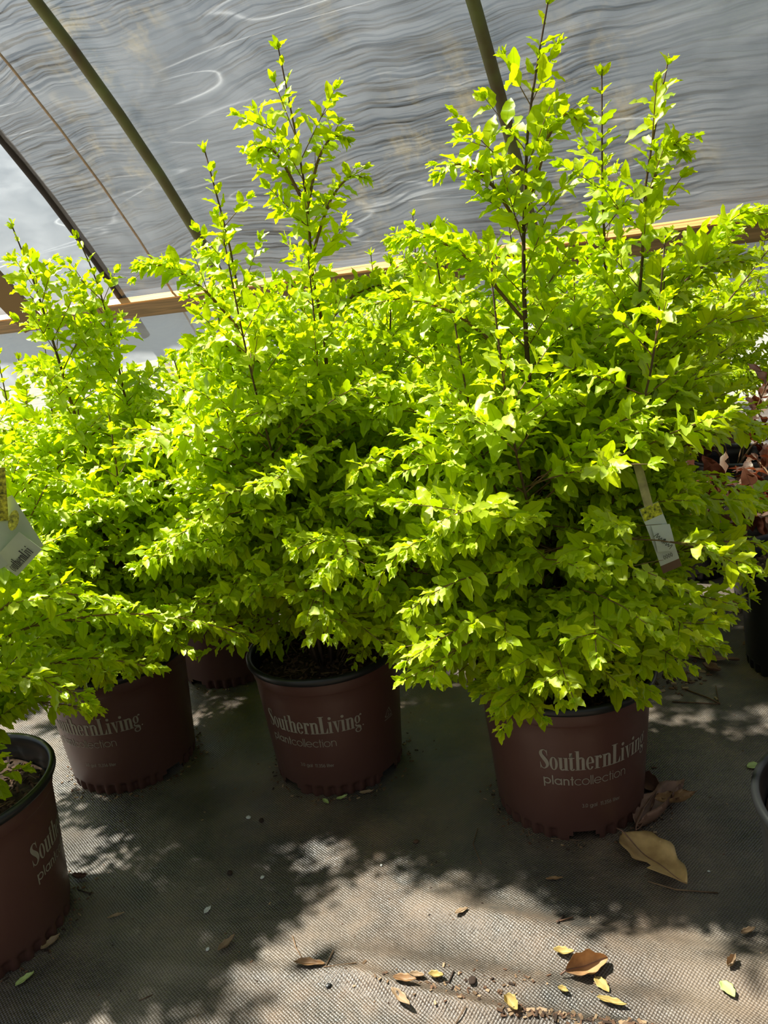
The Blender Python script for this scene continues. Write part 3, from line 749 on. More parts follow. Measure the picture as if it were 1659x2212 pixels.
    def arm(s, pts, size, spread=0.14, gap=5):
        """a long side branch along given world points, with its own side twigs"""
        P = [tuple(np.array(p)-s.o) for p in pts]; C = [np.array(c) for c in cr(P, 12)]
        out = [C[0]]
        for a, b_ in zip(C[:-1], C[1:]):
            k = max(1, int(round(np.linalg.norm(b_-a)/0.014)))
            for j in range(1, k+1): out.append(a+(b_-a)*j/k)
        n = len(out); ds = [norm(out[min(i+1, n-1)]-out[max(i-1, 0)]) for i in range(n)]
        thin = spread <= 0.05
        if thin: gap = 14; size *= 0.9
        s.tw.tube(out[::2]+[out[-1]], list(np.linspace(0.0028, 0.0006, len(out[::2])+1)), 5, 0, False)
        s.leafs(out, ds, n//5, size, 2 if thin else 1)
        for i in range(n//6+(4 if thin else 0), n-4, gap):
            for sg in (-1, 1):
                side = norm(np.cross(ds[i], Z)+1e-6); dd = norm(ds[i]*0.8+side*sg*0.7+Z*s.rs.normal(0.1, 0.2))
                s.lateral(out[i], dd, spread*(1.1-i/n)*(0.6+0.6*s.rs.rand()), 2.5, size, sub=spread > 0.1)
    clear = ()
    def build(s, root, det, leafmat=None):
        if s.clear:      # gaps in the crown where a tag or the trunk shows
            P = np.array(s.P)+np.array(s.D)*np.array(s.S)[:, None]*0.5+s.o; keep = np.ones(len(P), bool)
            for a, b_, r in s.clear:
                ab = b_-a; t = np.clip(((P-a)@ab)/(ab@ab), 0, 1); keep &= np.linalg.norm(P-(a+t[:, None]*ab), axis=1) > r
            idx = np.where(keep)[0]; s.P = [s.P[i] for i in idx]; s.D = [s.D[i] for i in idx]; s.N = [s.N[i] for i in idx]; s.S = [s.S[i] for i in idx]
        for k, (out, r0) in enumerate(s.stems):
            b = MB(); q = out[::4]+[out[-1]]; b.tube(q, list(np.linspace(r0, 0.0009, len(q))), 8 if r0 > 0.004 else 6)
            b.build('stem', M['stem'], root)
        s.tw.build('twigs', M['twig'], root)
        leaves_mesh('foliage', s.P, s.D, s.N, s.S, det, leafmat or M['leaf'], root, 7)
        return len(s.P)

def potted(name, xy, label, cat='shrub', group=None):
    o = empty(name, (xy[0], xy[1], 0)); tag(o, label, cat, group); return o
GRP = 'yellow green shrubs in nursery pots'
PA, PB, PC, PD, PE = (0.246, 1.081), (-0.132, 1.258), (-0.534, 1.340), (-0.636, 0.935), (-0.40, 1.70)
PF, PG, PI, PJ = (0.05, 1.76), (0.43, 1.54), (0.14, 2.12), (-0.86, 1.80)
tot = 0

def auto_leaders(S, xy, n, hlo, hhi, spread, seed, r0=0.003, R=0.24, **kw):
    rr = random.Random(seed)
    for k in range(n):
        a = 6.283*k/n+rr.uniform(-0.4, 0.4); h = rr.uniform(hlo, hhi); sp = spread*rr.uniform(0.7, 1.1)
        b0 = (xy[0]+0.02*math.cos(a), xy[1]+0.02*math.sin(a), 0.20)
        S.leader([b0, (xy[0]+sp*0.5*math.cos(a), xy[1]+sp*0.5*math.sin(a), 0.2+(h-0.2)*0.4), (xy[0]+sp*0.95*math.cos(a), xy[1]+sp*0.95*math.sin(a), h*0.8), (xy[0]+sp*1.1*math.cos(a), xy[1]+sp*1.1*math.sin(a), h)], r0, R, hcrown=min(0.85, h*0.9), **kw)

# --- right front shrub
def facing(xy, deg):
    """angle on the pot measured from the direction that faces the camera"""
    return math.atan2(-xy[0], xy[1])*-1*-1 + math.radians(deg)
root = potted('potted_shrub', PA, 'tallest yellow green shrub at right front, its whole printed maroon pot in view', group=GRP)
make_pot(root, facing(PA, -19), [facing(PA, 8), facing(PA, 112), facing(PA, -120)], 1)
S = Shrub(PA, 11, 1.0, 0.037, 0.34)
S.leader([(0.250, 1.085, 0.19), (0.243, 1.08, 0.353), (0.223, 1.08, 0.621), (0.223, 1.08, 0.81), (0.233, 1.08, 0.925), (0.243, 1.08, 1.006), (0.275, 1.08, 1.135)], 0.0062, 0.27, hcrown=0.82)
S.leader([(0.262, 1.09, 0.19), (0.30, 1.10, 0.40), (0.36, 1.10, 0.62), (0.388, 1.10, 0.791), (0.397, 1.10, 0.909), (0.430, 1.10, 1.058)], 0.0045, 0.22, hcrown=0.80)
S.leader([(0.262, 1.10, 0.19), (0.31, 1.16, 0.45), (0.36, 1.18, 0.75), (0.367, 1.19, 0.925), (0.375, 1.20, 1.076)], 0.004, 0.20, hcrown=0.80)
auto_leaders(S, PA, 7, 0.66, 0.90, 0.17, 3, R=0.27)
S.basal(12, 0.10, 0.022)
S.arm([(0.26, 1.08, 0.26), (0.36, 1.02, 0.40), (0.48, 1.0, 0.43), (0.58, 1.0, 0.38)], 0.034, 0.10)
S.arm([(0.26, 1.08, 0.25), (0.19, 0.99, 0.36), (0.09, 0.94, 0.355), (0.015, 0.92, 0.325)], 0.034, 0.08)
S.arm([(0.25, 1.06, 0.25), (0.25, 0.98, 0.385), (0.24, 0.93, 0.39), (0.235, 0.90, 0.365)], 0.036, 0.06)
S.arm([(0.27, 1.06, 0.23), (0.31, 0.98, 0.33), (0.33, 0.95, 0.32), (0.35, 0.93, 0.285)], 0.034, 0.05)
S.arm([(0.24, 1.06, 0.23), (0.21, 0.98, 0.31), (0.215, 0.95, 0.30), (0.22, 0.935, 0.27)], 0.034, 0.05)
S.arm([(0.33, 1.12, 0.55), (0.45, 1.20, 0.64), (0.58, 1.25, 0.74), (0.70, 1.28, 0.86)], 0.034, 0.12)
S.arm([(0.25, 1.06, 0.42), (0.12, 1.0, 0.5), (0.03, 0.97, 0.49), (-0.03, 0.96, 0.44)], 0.034, 0.11)
for tip, Y1, a, Y0, sp in (((950, 378), 1.04, (1128, 500), 1.08, 0.05), ((1250, 262), 1.05, (1150, 420), 1.08, 0.05), ((1655, 462), 1.16, (1375, 720), 1.10, 0.09), ((1600, 560), 1.05, (1380, 760), 1.10, 0.10),
        ((1640, 700), 1.15, (1380, 860), 1.10, 0.12), ((800, 660), 1.0, (1130, 800), 1.08, 0.10), ((860, 520), 1.1, (1130, 690), 1.08, 0.09), ((1500, 1080), 0.98, (1300, 1130), 1.05, 0.07), ((1650, 930), 1.1, (1330, 1000), 1.08, 0.12),
        ((1620, 1260), 1.25, (1300, 1150), 1.12, 0.10), ((1480, 330), 1.06, (1390, 470), 1.10, 0.05)):
    p0, p1 = at_y(*a, Y0), at_y(*tip, Y1); m1 = p0*0.6+p1*0.4+np.array([0, 0, 0.035]); m2 = p0*0.25+p1*0.75+np.array([0, 0, 0.03])
    S.arm([p0, m1, m2, p1], 0.034, sp)
def towards(px, py, Y, L_): p = at_y(px, py, Y); return p, p+norm(CAMP-p)*L_
S.clear = [(*towards(1405, 1115, 0.96, 0.3), 0.026), (*towards(1418, 1150, 0.96, 0.3), 0.030), (*towards(1436, 1192, 0.96, 0.3), 0.030), (*towards(1450, 1218, 0.96, 0.3), 0.022), (*towards(1375, 1010, 0.98, 0.3), 0.014),
           (*towards(1165, 1045, 1.05, 0.5), 0.022), (*towards(1185, 1180, 1.05, 0.5), 0.022), (*towards(1196, 1250, 1.05, 0.5), 0.020)]
tot += S.build(root, 'fine')

# --- middle front shrub
root = potted('potted_shrub', PB, 'middle front yellow green shrub, soil and printed maroon pot showing below', group=GRP)
make_pot(root, facing(PB, -62), [facing(PB, -54), facing(PB, 44), facing(PB, 150)], 2)
S = Shrub(PB, 22, 1.0, 0.035, 0.31)
S.leader([(-0.125, 1.26, 0.19), (-0.10, 1.26, 0.42), (-0.063, 1.26, 0.718), (-0.067, 1.26, 0.846), (-0.061, 1.26, 0.947), (-0.064, 1.26, 1.045), (-0.073, 1.26, 1.171)], 0.0058, 0.26, hcrown=0.84)
S.leader([(-0.14, 1.27, 0.19), (-0.17, 1.29, 0.5), (-0.19, 1.30, 0.75), (-0.192, 1.30, 0.897), (-0.208, 1.30, 1.056)], 0.0045, 0.23, hcrown=0.82)
auto_leaders(S, PB, 8, 0.70, 0.92, 0.17, 5, R=0.27, zlow=0.3)
S.basal(12, 0.13, 0.020)
S.arm([(-0.13, 1.24, 0.28), (-0.14, 1.12, 0.40), (-0.12, 1.04, 0.41), (-0.08, 0.99, 0.37)], 0.034, 0.11)
S.arm([(-0.11, 1.24, 0.30), (0.0, 1.12, 0.40), (0.03, 1.02, 0.38), (0.05, 0.98, 0.32)], 0.034, 0.11)
S.arm([(-0.12, 1.24, 0.32), (-0.08, 1.10, 0.46), (-0.06, 1.00, 0.50), (-0.05, 0.95, 0.48)], 0.034, 0.12)
for tip, Y1, a, Y0, sp in (((305, 578), 1.18, (540, 740), 1.26, 0.08), ((745, 300), 1.24, (660, 470), 1.26, 0.04), ((548, 340), 1.24, (652, 430), 1.26, 0.04), ((790, 385), 1.22, (672, 560), 1.26, 0.05),
        ((400, 760), 1.12, (650, 860), 1.25, 0.12), ((560, 900), 1.05, (700, 960), 1.24, 0.12), ((900, 640), 1.18, (690, 720), 1.26, 0.10), ((420, 1130), 1.05, (680, 1080), 1.24, 0.10)):
    p0, p1 = at_y(*a, Y0), at_y(*tip, Y1); m1 = p0*0.6+p1*0.4+np.array([0, 0, 0.035]); m2 = p0*0.25+p1*0.75+np.array([0, 0, 0.03])
    S.arm([p0, m1, m2, p1], 0.033, sp)
tot += S.build(root, 'fine')

# --- left front shrub (second pot from left)
root = potted('potted_shrub', PC, 'left shrub whose sunlit maroon pot stands right of the cropped corner pot', group=GRP)
make_pot(root, facing(PC, -73), [facing(PC, 30), facing(PC, 128), facing(PC, -110)], 3)
S = Shrub(PC, 33, 1.0, 0.035, 0.29)
S.leader([(-0.53, 1.34, 0.19), (-0.50, 1.34, 0.5), (-0.518, 1.34, 0.833), (-0.539, 1.34, 0.985)], 0.0055, 0.26, hcrown=0.76)
S.leader([(-0.53, 1.35, 0.19), (-0.44, 1.38, 0.5), (-0.437, 1.40, 0.83), (-0.46, 1.40, 0.964)], 0.0045, 0.24, hcrown=0.76)
auto_leaders(S, PC, 7, 0.60, 0.82, 0.17, 7, R=0.27)
S.basal(12, 0.14, 0.024)
S.arm([(-0.52, 1.32, 0.26), (-0.42, 1.22, 0.36), (-0.32, 1.14, 0.37), (-0.235, 1.10, 0.33)], 0.034, 0.12)
tot += S.build(root, 'fine')

# --- corner shrub, cropped by the left edge
root = potted('potted_shrub', PD, 'leftmost shrub, its maroon pot with black rim cut by the left edge', group=GRP)
make_pot(root, facing(PD, 33), [facing(PD, 75), facing(PD, -30), facing(PD, 180)], 4)
S = Shrub(PD, 44, 1.0, 0.036, 0.29)
S.leader([(-0.64, 0.94, 0.19), (-0.66, 0.96, 0.4), (-0.67, 0.98, 0.65), (-0.66, 0.98, 0.80)], 0.006, 0.22, hcrown=0.7, zlow=0.42)
S.leader([(-0.63, 0.95, 0.19), (-0.60, 1.02, 0.4), (-0.58, 1.05, 0.60), (-0.57, 1.06, 0.72)], 0.0045, 0.18, hcrown=0.66, zlow=0.42)
for pts in ([(-0.63, 0.95, 0.22), (-0.56, 0.99, 0.40), (-0.45, 1.03, 0.42), (-0.33, 1.05, 0.40), (-0.22, 1.06, 0.35)],
            [(-0.63, 0.95, 0.22), (-0.56, 1.00, 0.33), (-0.47, 1.04, 0.355), (-0.36, 1.07, 0.31)],
            [(-0.63, 0.93, 0.22), (-0.56, 0.93, 0.36), (-0.48, 0.93, 0.385), (-0.42, 0.94, 0.335)],
            [(-0.63, 0.95, 0.22), (-0.60, 0.97, 0.30), (-0.53, 0.99, 0.32), (-0.45, 1.02, 0.28)],
            [(-0.63, 0.95, 0.22), (-0.55, 0.98, 0.44), (-0.46, 1.0, 0.47), (-0.38, 1.02, 0.44)],
            [(-0.64, 0.93, 0.22), (-0.60, 0.90, 0.40), (-0.55, 0.89, 0.44), (-0.50, 0.89, 0.40)],
            [(-0.62, 0.92, 0.22), (-0.585, 0.88, 0.29), (-0.555, 0.86, 0.29)]):
    S.arm(pts, 0.034, 0.11)
tot += S.build(root, 'fine')

# --- shrubs of the second row
def back_shrub(xy, seed, label, hl, R=0.27, extra=None, n=8, dens=0.9, low=0.34):
    global tot
    root = potted('potted_shrub', xy, label, group=GRP)
    make_pot(root, facing(xy, -95), [facing(xy, -50), facing(xy, 60)], seed, soil=False, logos=False)
    S = Shrub(xy, seed, dens, 0.036, 0.33)
    for pts, r0 in (extra or []): S.leader(pts, r0, R, hcrown=hl*0.9, zlow=low)
    auto_leaders(S, xy, n, hl*0.72, hl, 0.16, seed, R=R, zlow=low, gap=0.040)
    tot += S.build(root, 'mid')
back_shrub(PE, 55, 'shrub behind the gap between the left and middle front pots', 0.86)
back_shrub(PF, 66, 'shrub behind the gap between middle and right front shrubs, its pot in deep shade', 0.98)
back_shrub(PG, 77, 'shrub behind the right front one, spreading past the right edge', 0.95, 0.34, low=0.42)
back_shrub(PI, 88, 'rearmost shrub whose small tips show between the two tallest leaders', 0.98, extra=[([(0.14, 2.12, 0.2), (0.15, 2.1, 0.6), (0.16, 2.08, 1.0)], 0.005), ([(0.18, 2.12, 0.2), (0.22, 2.1, 0.6), (0.235, 2.08, 0.97)], 0.004)])
back_shrub((0.74, 2.42), 101, 'shrub far back on the right, between the steel hoop and the right edge', 0.92)
back_shrub((1.22, 2.75), 103, 'farthest shrub at the right edge below the wooden board', 0.95)
back_shrub(PJ, 99, 'shrub at far left behind the leftmost pots', 0.84)

# ------------------------------------------------------------------ dark pots with bronze plants at the right edge
def dark_pot(xy, label, seed, group='black nursery pots at the right edge', sc=1.0):
    root = empty('nursery_pot', (xy[0], xy[1], 0)); root.scale = (sc, sc, sc); tag(root, label, 'pot', group)
    make_pot(root, 0, [], seed, maroon=False, soil=True); return root
F1 = dark_pot((0.815, 1.40), 'black pot with a pale barcode sticker, at the right edge beyond the leaf litter', 12)
b = MB(); q = []
for k in range(12): q += rect(0.1+k*0.062, 0.1+k*0.062+0.02+0.016*(k % 3), 0.42, 0.9)
bb = MB(); wrap(bb, rect(0, 0.5, 0, 1.0)+rect(0.5, 1.0, 0, 1), facing((0.815, 1.40), -68), 0.13, 0.055, 1.0, 0.5); st = bb.build('sticker', M['taggrey'], F1, smooth=False)
wrap(b, [[(p[0], p[1]) for p in f] for f in q], facing((0.815, 1.40), -68), 0.13, 0.055, 1.0, 0.5)
for v_i in range(len(b.v)): x_, y_, z_ = b.v[v_i]; b.v[v_i] = (x_*1.004, y_*1.004, z_)
b.build('barcode', M['tagdark'], st, smooth=False)
b = MB()
def bronze_plant(xy, seed, label):
    root = empty('potted_shrub', (xy[0], xy[1], 0)); tag(root, label, 'shrub', 'bronze leaved plants at the right edge')
    make_pot(root, 0, [], seed, maroon=False, soil=False)
    S = Shrub(xy, seed, 0.6, 0.075)
    rr = random.Random(seed)
    for k in range(11):
        a = rr.uniform(0, 6.28); el = math.radians(rr.uniform(15, 80))
        p = np.array([0.02*math.cos(a), 0.02*math.sin(a), 0.2]); d = np.array([math.cos(a)*math.cos(el), math.sin(a)*math.cos(el), math.sin(el)])
        pts, ds = S.shoot(p, d, rr.uniform(0.18, 0.42), 1.5)
        S.tw.tube(pts[::3]+[pts[-1]], 0.0022, 4, 0, False); S.leafs(pts, ds, 4, 0.075, 3)
    S.tw.build('twigs', M['twig'], root)
    leaves_mesh('foliage', S.P, S.D, S.N, S.S, 'fine', M['leaf_red'], root, 3)
bronze_plant((0.94, 1.72), 21, 'bronze leaved plant in a black pot at the right edge')
bronze_plant((1.06, 2.25), 23, 'second bronze leaved plant farther back beside the right edge')
dark_pot((0.80, 1.98), 'plain black pot in shade left of the bronze plant', 14)
dark_pot((0.500, 0.690), 'black pot rim just entering the photo at lower right edge', 15)

# ------------------------------------------------------------------ plant tags
def card(b, o, x, y, w, h, mi, curve=0.0, n=8, thick=0.0006, lift=0.0):
    """card from o along y (length h), width along x; bends along its length"""
    nrm = x.cross(y).normalized(); vs_ = []
    for side in (0, 1):
        for i in range(n+1):
            t = i/n; off = nrm*(curve*math.sin(math.pi*t)+lift+side*thick)
            vs_ += [o+y*(h*t)-x*(w/2)+off, o+y*(h*t)+x*(w/2)+off]
    m_ = 2*(n+1); fs = []
    for i in range(n):
        a = 2*i; fs += [(a, a+1, a+3, a+2), (m_+a, m_+a+2, m_+a+3, m_+a+1), (a, a+2, m_+a+2, m_+a), (a+1, m_+a+1, m_+a+3, a+3)]
    fs += [(0, m_, m_+1, 1), (2*n, 2*n+1, m_+2*n+1, m_+2*n)]
    b.add(vs_, fs, mi)
def V(p): return Vector(tuple(p))
YT = 0.95
t0, t1, t2 = V(at_y(1401, 1092, YT)), V(at_y(1452, 1228, YT)), V(at_y(1368, 968, YT+0.03))
ty = (t1-t0); hl_ = ty.length; ty.normalize(); cam_dir = (V(CAMP)-t0).normalized()
txv = ty.cross(cam_dir).normalized(); txv = (txv + cam_dir*0.25).normalized(); txv = (txv-ty*txv.dot(ty)).normalized()
if txv.dot(Vector(_r)) < 0: txv = -txv
root = empty('plant_tag', tuple(t0)); tag(root, 'white plant tag with brown foot, hanging from the right front shrub', 'tag')
def loc(b, name, m, parent, base):
    b.v = [(p[0]-base[0], p[1]-base[1], p[2]-base[2]) for p in b.v]; return b.build(name, m, parent, smooth=False)
sgn = 1 if txv.cross(ty).dot(cam_dir) > 0 else -1
b = MB(); card(b, t0, txv, ty, 0.026, hl_*0.90, 0, 0.004*sgn); cardo = loc(b, 'card', M['white'], root, t0)
b = MB(); card(b, t0+ty*(hl_*0.90), txv, ty, 0.026, hl_*0.12, 0, 0.0, 2); loc(b, 'brown_foot', M['tagbrown'], root, t0)
b = MB(); card(b, t0, txv, ty, 0.025, hl_*0.26, 0, 0.001*sgn, 3, lift=0.0016*sgn); loc(b, 'picture_panel', M['taggreen'], root, t0)
x2 = (txv*0.8+ty*0.5).normalized(); y2 = (ty*0.8-txv*0.5).normalized(); x2 = -y2.cross(x2.cross(y2)).normalized() if False else x2
b = MB(); card(b, t0+ty*(hl_*0.30)+txv*0.004, (txv+ty*0.35).normalized(), (ty-txv*0.35+Vector(_r)*0.25).normalized(), 0.024, hl_*0.40, 0, 0.002*sgn, 4, lift=0.006*sgn); stk = loc(b, 'price_sticker', M['white'], root, t0)
b = MB()
def scrib(b, o, x, y, q, sc, lift, nrm):
    for f in q:
        vs_ = [o+x*(p[0]*sc)+y*(-p[1]*sc)+nrm*lift for p in f]; b.add(vs_, [tuple(range(len(vs_)))])
nr = txv.cross(ty).normalized()*sgn
for (u_, v_) in ((-0.010, 0.40), (-0.004, 0.52)):
    pts = cr([(0, 0), (0.3, 0.9), (0.5, 0.1), (0.8, 0.7), (1.0, 0.0), (1.3, 0.6), (1.5, 0.1), (1.9, 0.8), (2.0, -0.1)], 4)
    scrib(b, t0+txv*u_+ty*(hl_*v_), (txv*0.5+ty*0.85).normalized(), (txv*-0.85+ty*0.5).normalized(), strip(pts, 0.10), 0.0075, 0.0105, nr)
for k in range(4):
    scrib(b, t0+ty*(hl_*0.80)+txv*(-0.007+k*0.0032), txv, ty, ring(0.2, 0.45, 0.2, 0.45, 0.1, 0.1), 0.0065, 0.0062, nr)
loc(b, 'handwriting', M['tagdark'], stk, t0)
b = MB(); dv = (t0-t2); dl = dv.length; dv.normalize(); xs2 = dv.cross(cam_dir).normalized()
card(b, t2, xs2, dv, 0.011, dl*1.02, 0, 0.003, 5); loc(b, 'strap', M['strap'], root, t0)

# tag of the leftmost shrub: overlapping cards with a round foliage picture
YL = 0.93
def upright_card(root, base, px0, px1, width, m, name, Y, lift=0.0, parent=None):
    a, c = V(at_y(*px0, Y)), V(at_y(*px1, Y)); y = c-a; h = y.length; y.normalize(); cdv = (V(CAMP)-a).normalized(); x = y.cross(cdv).normalized()
    b = MB(); card(b, a+cdv*lift, x, y, width, h, 0, 0.002, 6); return loc(b, name, m, parent or root, base), a, x, y, cdv, h
a0 = V(at_y(0, 1040, YL)); root = empty('plant_tag', tuple(a0)); tag(root, 'green and grey plant tag hanging in the leftmost shrub at the left edge', 'tag')
upright_card(root, a0, (-6, 1010), (2, 1125), 0.017, M['taggreen'], 'picture_panel', YL, 0.002)
upright_card(root, a0, (-25, 1095), (45, 1205), 0.060, M['taggrey'], 'card', YL, 0.0)
o, a, x, y, cdv, h = upright_card(root, a0, (12, 1226), (66, 1168), 0.034, M['taggrey'], 'folded_label', YL, 0.008)
b = MB()
W2, ww = text_quads('outhernLivi', bold_glyph)
lx = y; ly = x if x.dot(Vector(_u)) > 0 else -x
pt = a+cdv*0.0125-ly*0.012+lx*0.003
for f in W2: b.add([pt+lx*(p[0]*0.0085)+ly*(p[1]*0.014) for p in f], [tuple(range(len(f)))])
loc(b, 'label_print', M['tagdark'], o, a0)
b = MB(); ctr = V(at_y(29, 1125, YL))+cdv*0.010; vs_ = [ctr+Vector(_r)*(0.0065*math.cos(t)+0.002*math.sin(t))+Vector(_u)*(0.0125*math.sin(t)) for t in np.linspace(0, 6.283, 25)[:-1]]
b.add(vs_, [tuple(range(24))]); b.add([v+cdv*-0.0008 for v in vs_], [tuple(range(24))[::-1]]); loc(b, 'oval_picture', M['taggreen'], root, a0)

# ------------------------------------------------------------------ litter on the ground cover
def litter_leaf(px, heading_px, length, width, m, label, cat='leaf', group=None, curl=0.25, cup=0.35, stalk=0.0, name='fallen_leaf', seed=0, lift=0.002, roll=0.0, notch=False, twist=0.0):
    """a curled dry leaf: base at px, pointing towards heading_px on the ground"""
    a = at_z(*px); c = at_z(*heading_px); d = c-a; ang = math.atan2(d[1], d[0])
    rr = random.Random(seed); nu, nv = 16, 8; top = []; 
    for i in range(nu+1):
        t = i/nu; w = width/2*(math.sin(math.pi*min(0.999, max(0.0, t**0.85)))**0.75); 
        for j in range(nv+1):
            s = (j/nv-0.5)*2
            ww_ = w*(1+0.10*math.sin(t*19+s*3+seed))
            if notch and s < 0 and 0.45 < t < 0.60: ww_ *= 0.35
            yy = s*ww_*math.cos(cup*abs(s)*1.2); zz = abs(s)**1.5*ww_*math.sin(min(1.5, cup*1.6))*1.0
            zz += curl*length*(t-0.45)**2*1.6 + 0.018*length*math.sin(t*11+seed+s*2.5)
            x = length*(t-0.5)*math.cos(curl*0.6)
            ta = twist*(t-0.5); y2_, z2_ = yy*math.cos(ta)-zz*math.sin(ta), yy*math.sin(ta)+zz*math.cos(ta)
            y3, z3 = y2_*math.cos(roll)-z2_*math.sin(roll), y2_*math.sin(roll)+z2_*math.cos(roll)
            top.append([x, y3, z3])
    th = 0.0006; nn_ = len(top)
    minz = min(p[2] for p in top); top = [[p[0], p[1], p[2]-minz+lift] for p in top]
    b = MB(); vs_ = [tuple(p) for p in top]+[(p[0], p[1], p[2]-th) for p in top]; K = nv+1; fs = []
    for i in range(nu):
        for j in range(nv):
            q = (i*K+j, (i+1)*K+j, (i+1)*K+j+1, i*K+j+1); fs.append(q); fs.append(tuple(nn_+k for k in q[::-1]))
    edge = [j for j in range(K)]+[i*K+nv for i in range(1, nu+1)]+[nu*K+j for j in range(nv-1, -1, -1)]+[i*K for i in range(nu-1, 0, -1)]
    for k in range(len(edge)):
        p, q = edge[k], edge[(k+1) % len(edge)]; fs.append((p, q, nn_+q, nn_+p))
    b.add(vs_, fs)
    mid = (a+c)/2
    o = b.build(name, m); o.location = (mid[0], mid[1], gh(mid[0], mid[1])+0.0005); o.rotation_euler = (0, 0, ang); tag(o, label, cat, group)
    b2 = MB(); line = [top[i*K+nv//2] for i in range(nu+1)]; line = [(p[0], p[1], p[2]+0.0005) for p in line]
    if stalk > 0: line = [(line[0][0]-stalk, line[0][1]+0.1*stalk, max(0.002, line[0][2]*0.5)), (line[0][0]-stalk*0.5, line[0][1], line[0][2]*0.8)]+line
    b2.tube(line, list(np.linspace(0.0012 if length > 0.05 else 0.0005, 0.0004, len(line))), 5); b2.build('midrib', M['dead2'] if length > 0.05 else m, o)
    return o
litter_leaf((1345, 1812), (1484, 1925), 0.125, 0.066, M['tan'], 'largest tan dry leaf, bitten at its upper edge, before the right pot', curl=0.16, cup=0.30, stalk=0.02, seed=1, notch=True)
litter_leaf((1368, 1805), (1408, 1728), 0.098, 0.030, M['dead2'], 'narrow rolled dry leaf upright against the right pot foot', curl=0.3, cup=1.1, seed=2, roll=0.5)
litter_leaf((1388, 1795), (1478, 1712), 0.140, 0.062, M['dead2'], 'broad dark brown dry leaf leaning in the heap right of the pot', curl=0.22, cup=0.65, seed=3, roll=-0.35)
litter_leaf((1428, 1758), (1492, 1752), 0.066, 0.030, M['dead1'], 'small curled brown leaf topping the heap right of the pot', curl=0.5, cup=0.8, seed=4, lift=0.018)
litter_leaf((1396, 1690), (1428, 1712), 0.050, 0.040, M['dead2'], 'folded brown leaf tucked behind the right pot foot', curl=0.3, cup=0.7, seed=5, roll=0.7)
litter_leaf((1232, 2108), (1298, 2088), 0.056, 0.040, M['dead1'], 'folded chestnut leaf alone on the sunlit fabric at lower right', curl=0.35, cup=0.75, stalk=0.006, seed=6, roll=0.5)
litter_leaf((1198, 2068), (1240, 2076), 0.026, 0.013, M['dead3'], 'crinkled yellow leaf touching the folded chestnut leaf', curl=0.5, cup=0.5, seed=7)
litter_leaf((1290, 2128), (1312, 2152), 0.025, 0.013, M['dead3'], 'yellow oval leaf below the folded chestnut leaf', curl=0.1, cup=0.2, seed=8)
litter_leaf((1560, 2135), (1584, 2162), 0.023, 0.015, M['green_fallen'], 'pale yellow green leaf at the lower right corner', curl=0.1, cup=0.25, seed=9)
litter_leaf((1572, 2110), (1588, 2090), 0.021, 0.016, M['dead4'], 'tan rolled scrap of leaf above the pale yellow green leaf', curl=0.6, cup=0.9, seed=10)
litter_leaf((1602, 2022), (1630, 2012), 0.022, 0.010, M['dead4'], 'tiny pale three pointed leaf scrap at right', curl=0.4, cup=0.6, seed=11)
litter_leaf((1615, 1660), (1645, 1655), 0.026, 0.017, M['green_fallen'], 'pale green oval leaf on shaded fabric at right edge', curl=0.05, cup=0.15, seed=12)
litter_leaf((1470, 1422), (1585, 1432), 0.125, 0.030, M['dead2'], 'long flat red brown leaf lying in shade beyond the right pot', curl=0.08, cup=0.3, seed=13)
litter_leaf((1515, 1440), (1560, 1462), 0.050, 0.030, M['dead2'], 'crumpled grey brown leaf just below the long flat leaf', curl=0.5, cup=0.6, seed=14)
litter_leaf((1566, 1300), (1605, 1328), 0.065, 0.050, M['dead1'], 'round brown leaf standing curled near the barcode pot', curl=0.5, cup=0.8, seed=15, roll=0.5)
litter_leaf((1600, 1318), (1632, 1296), 0.060, 0.040, M['dead2'], 'second curled leaf right of the round brown one near the barcode pot', curl=0.5, cup=0.7, seed=16, roll=-0.4)
litter_leaf((1606, 1396), (1635, 1390), 0.035, 0.018, M['dead1'], 'small almond shaped brown leaf left of the barcode pot', curl=0.1, cup=0.3, seed=17)
litter_leaf((1425, 1445), (1442, 1420), 0.040, 0.026, M['dead1'], 'reddish leaf touching the rim side of the right pot', curl=0.3, cup=0.5, seed=18, roll=0.4)
litter_leaf((1180, 1902), (1216, 1900), 0.024, 0.006, M['dead1'], 'thin orange brown sliver before the right pot', curl=0.1, cup=0.3, seed=19, name='bark_sliver', cat='bark')
litter_leaf((984, 1992), (1013, 1980), 0.020, 0.008, M['dead4'], 'tan blunt leaf scrap in the lower middle', curl=0.1, cup=0.3, seed=20)
litter_leaf((697, 1728), (712, 1740), 0.018, 0.008, M['green_fallen'], 'pale green leaf scrap just in front of the middle pot', curl=0.2, cup=0.3, seed=21)
litter_leaf((726, 1730), (752, 1722), 0.020, 0.008, M['green_fallen'], 'yellow green leaf under the middle pot foot', curl=0.4, cup=0.4, seed=22)
litter_leaf((778, 1716), (806, 1712), 0.024, 0.009, M['dead4'], 'tan leaf under the right side of the middle pot', curl=0.2, cup=0.3, seed=23)
litter_leaf((443, 1975), (455, 1962), 0.014, 0.008, M['pebble'], 'small whitish oval leaf between leftmost and middle pots', curl=0.1, cup=0.2, seed=24)
litter_leaf((236, 1986), (268, 1976), 0.024, 0.006, M['dead4'], 'tan narrow sliver right of the leftmost pot foot', curl=0.1, cup=0.3, seed=25)
litter_leaf((473, 2060), (508, 2030), 0.030, 0.013, M['dead4'], 'split pale leaf on the fabric seam at lower left', curl=0.4, cup=0.7, seed=26)
litter_leaf((636, 2086), (705, 2092), 0.042, 0.013, M['dead1'], 'long tan leaf beside dry stalks at the lower middle', curl=0.15, cup=0.5, seed=27)
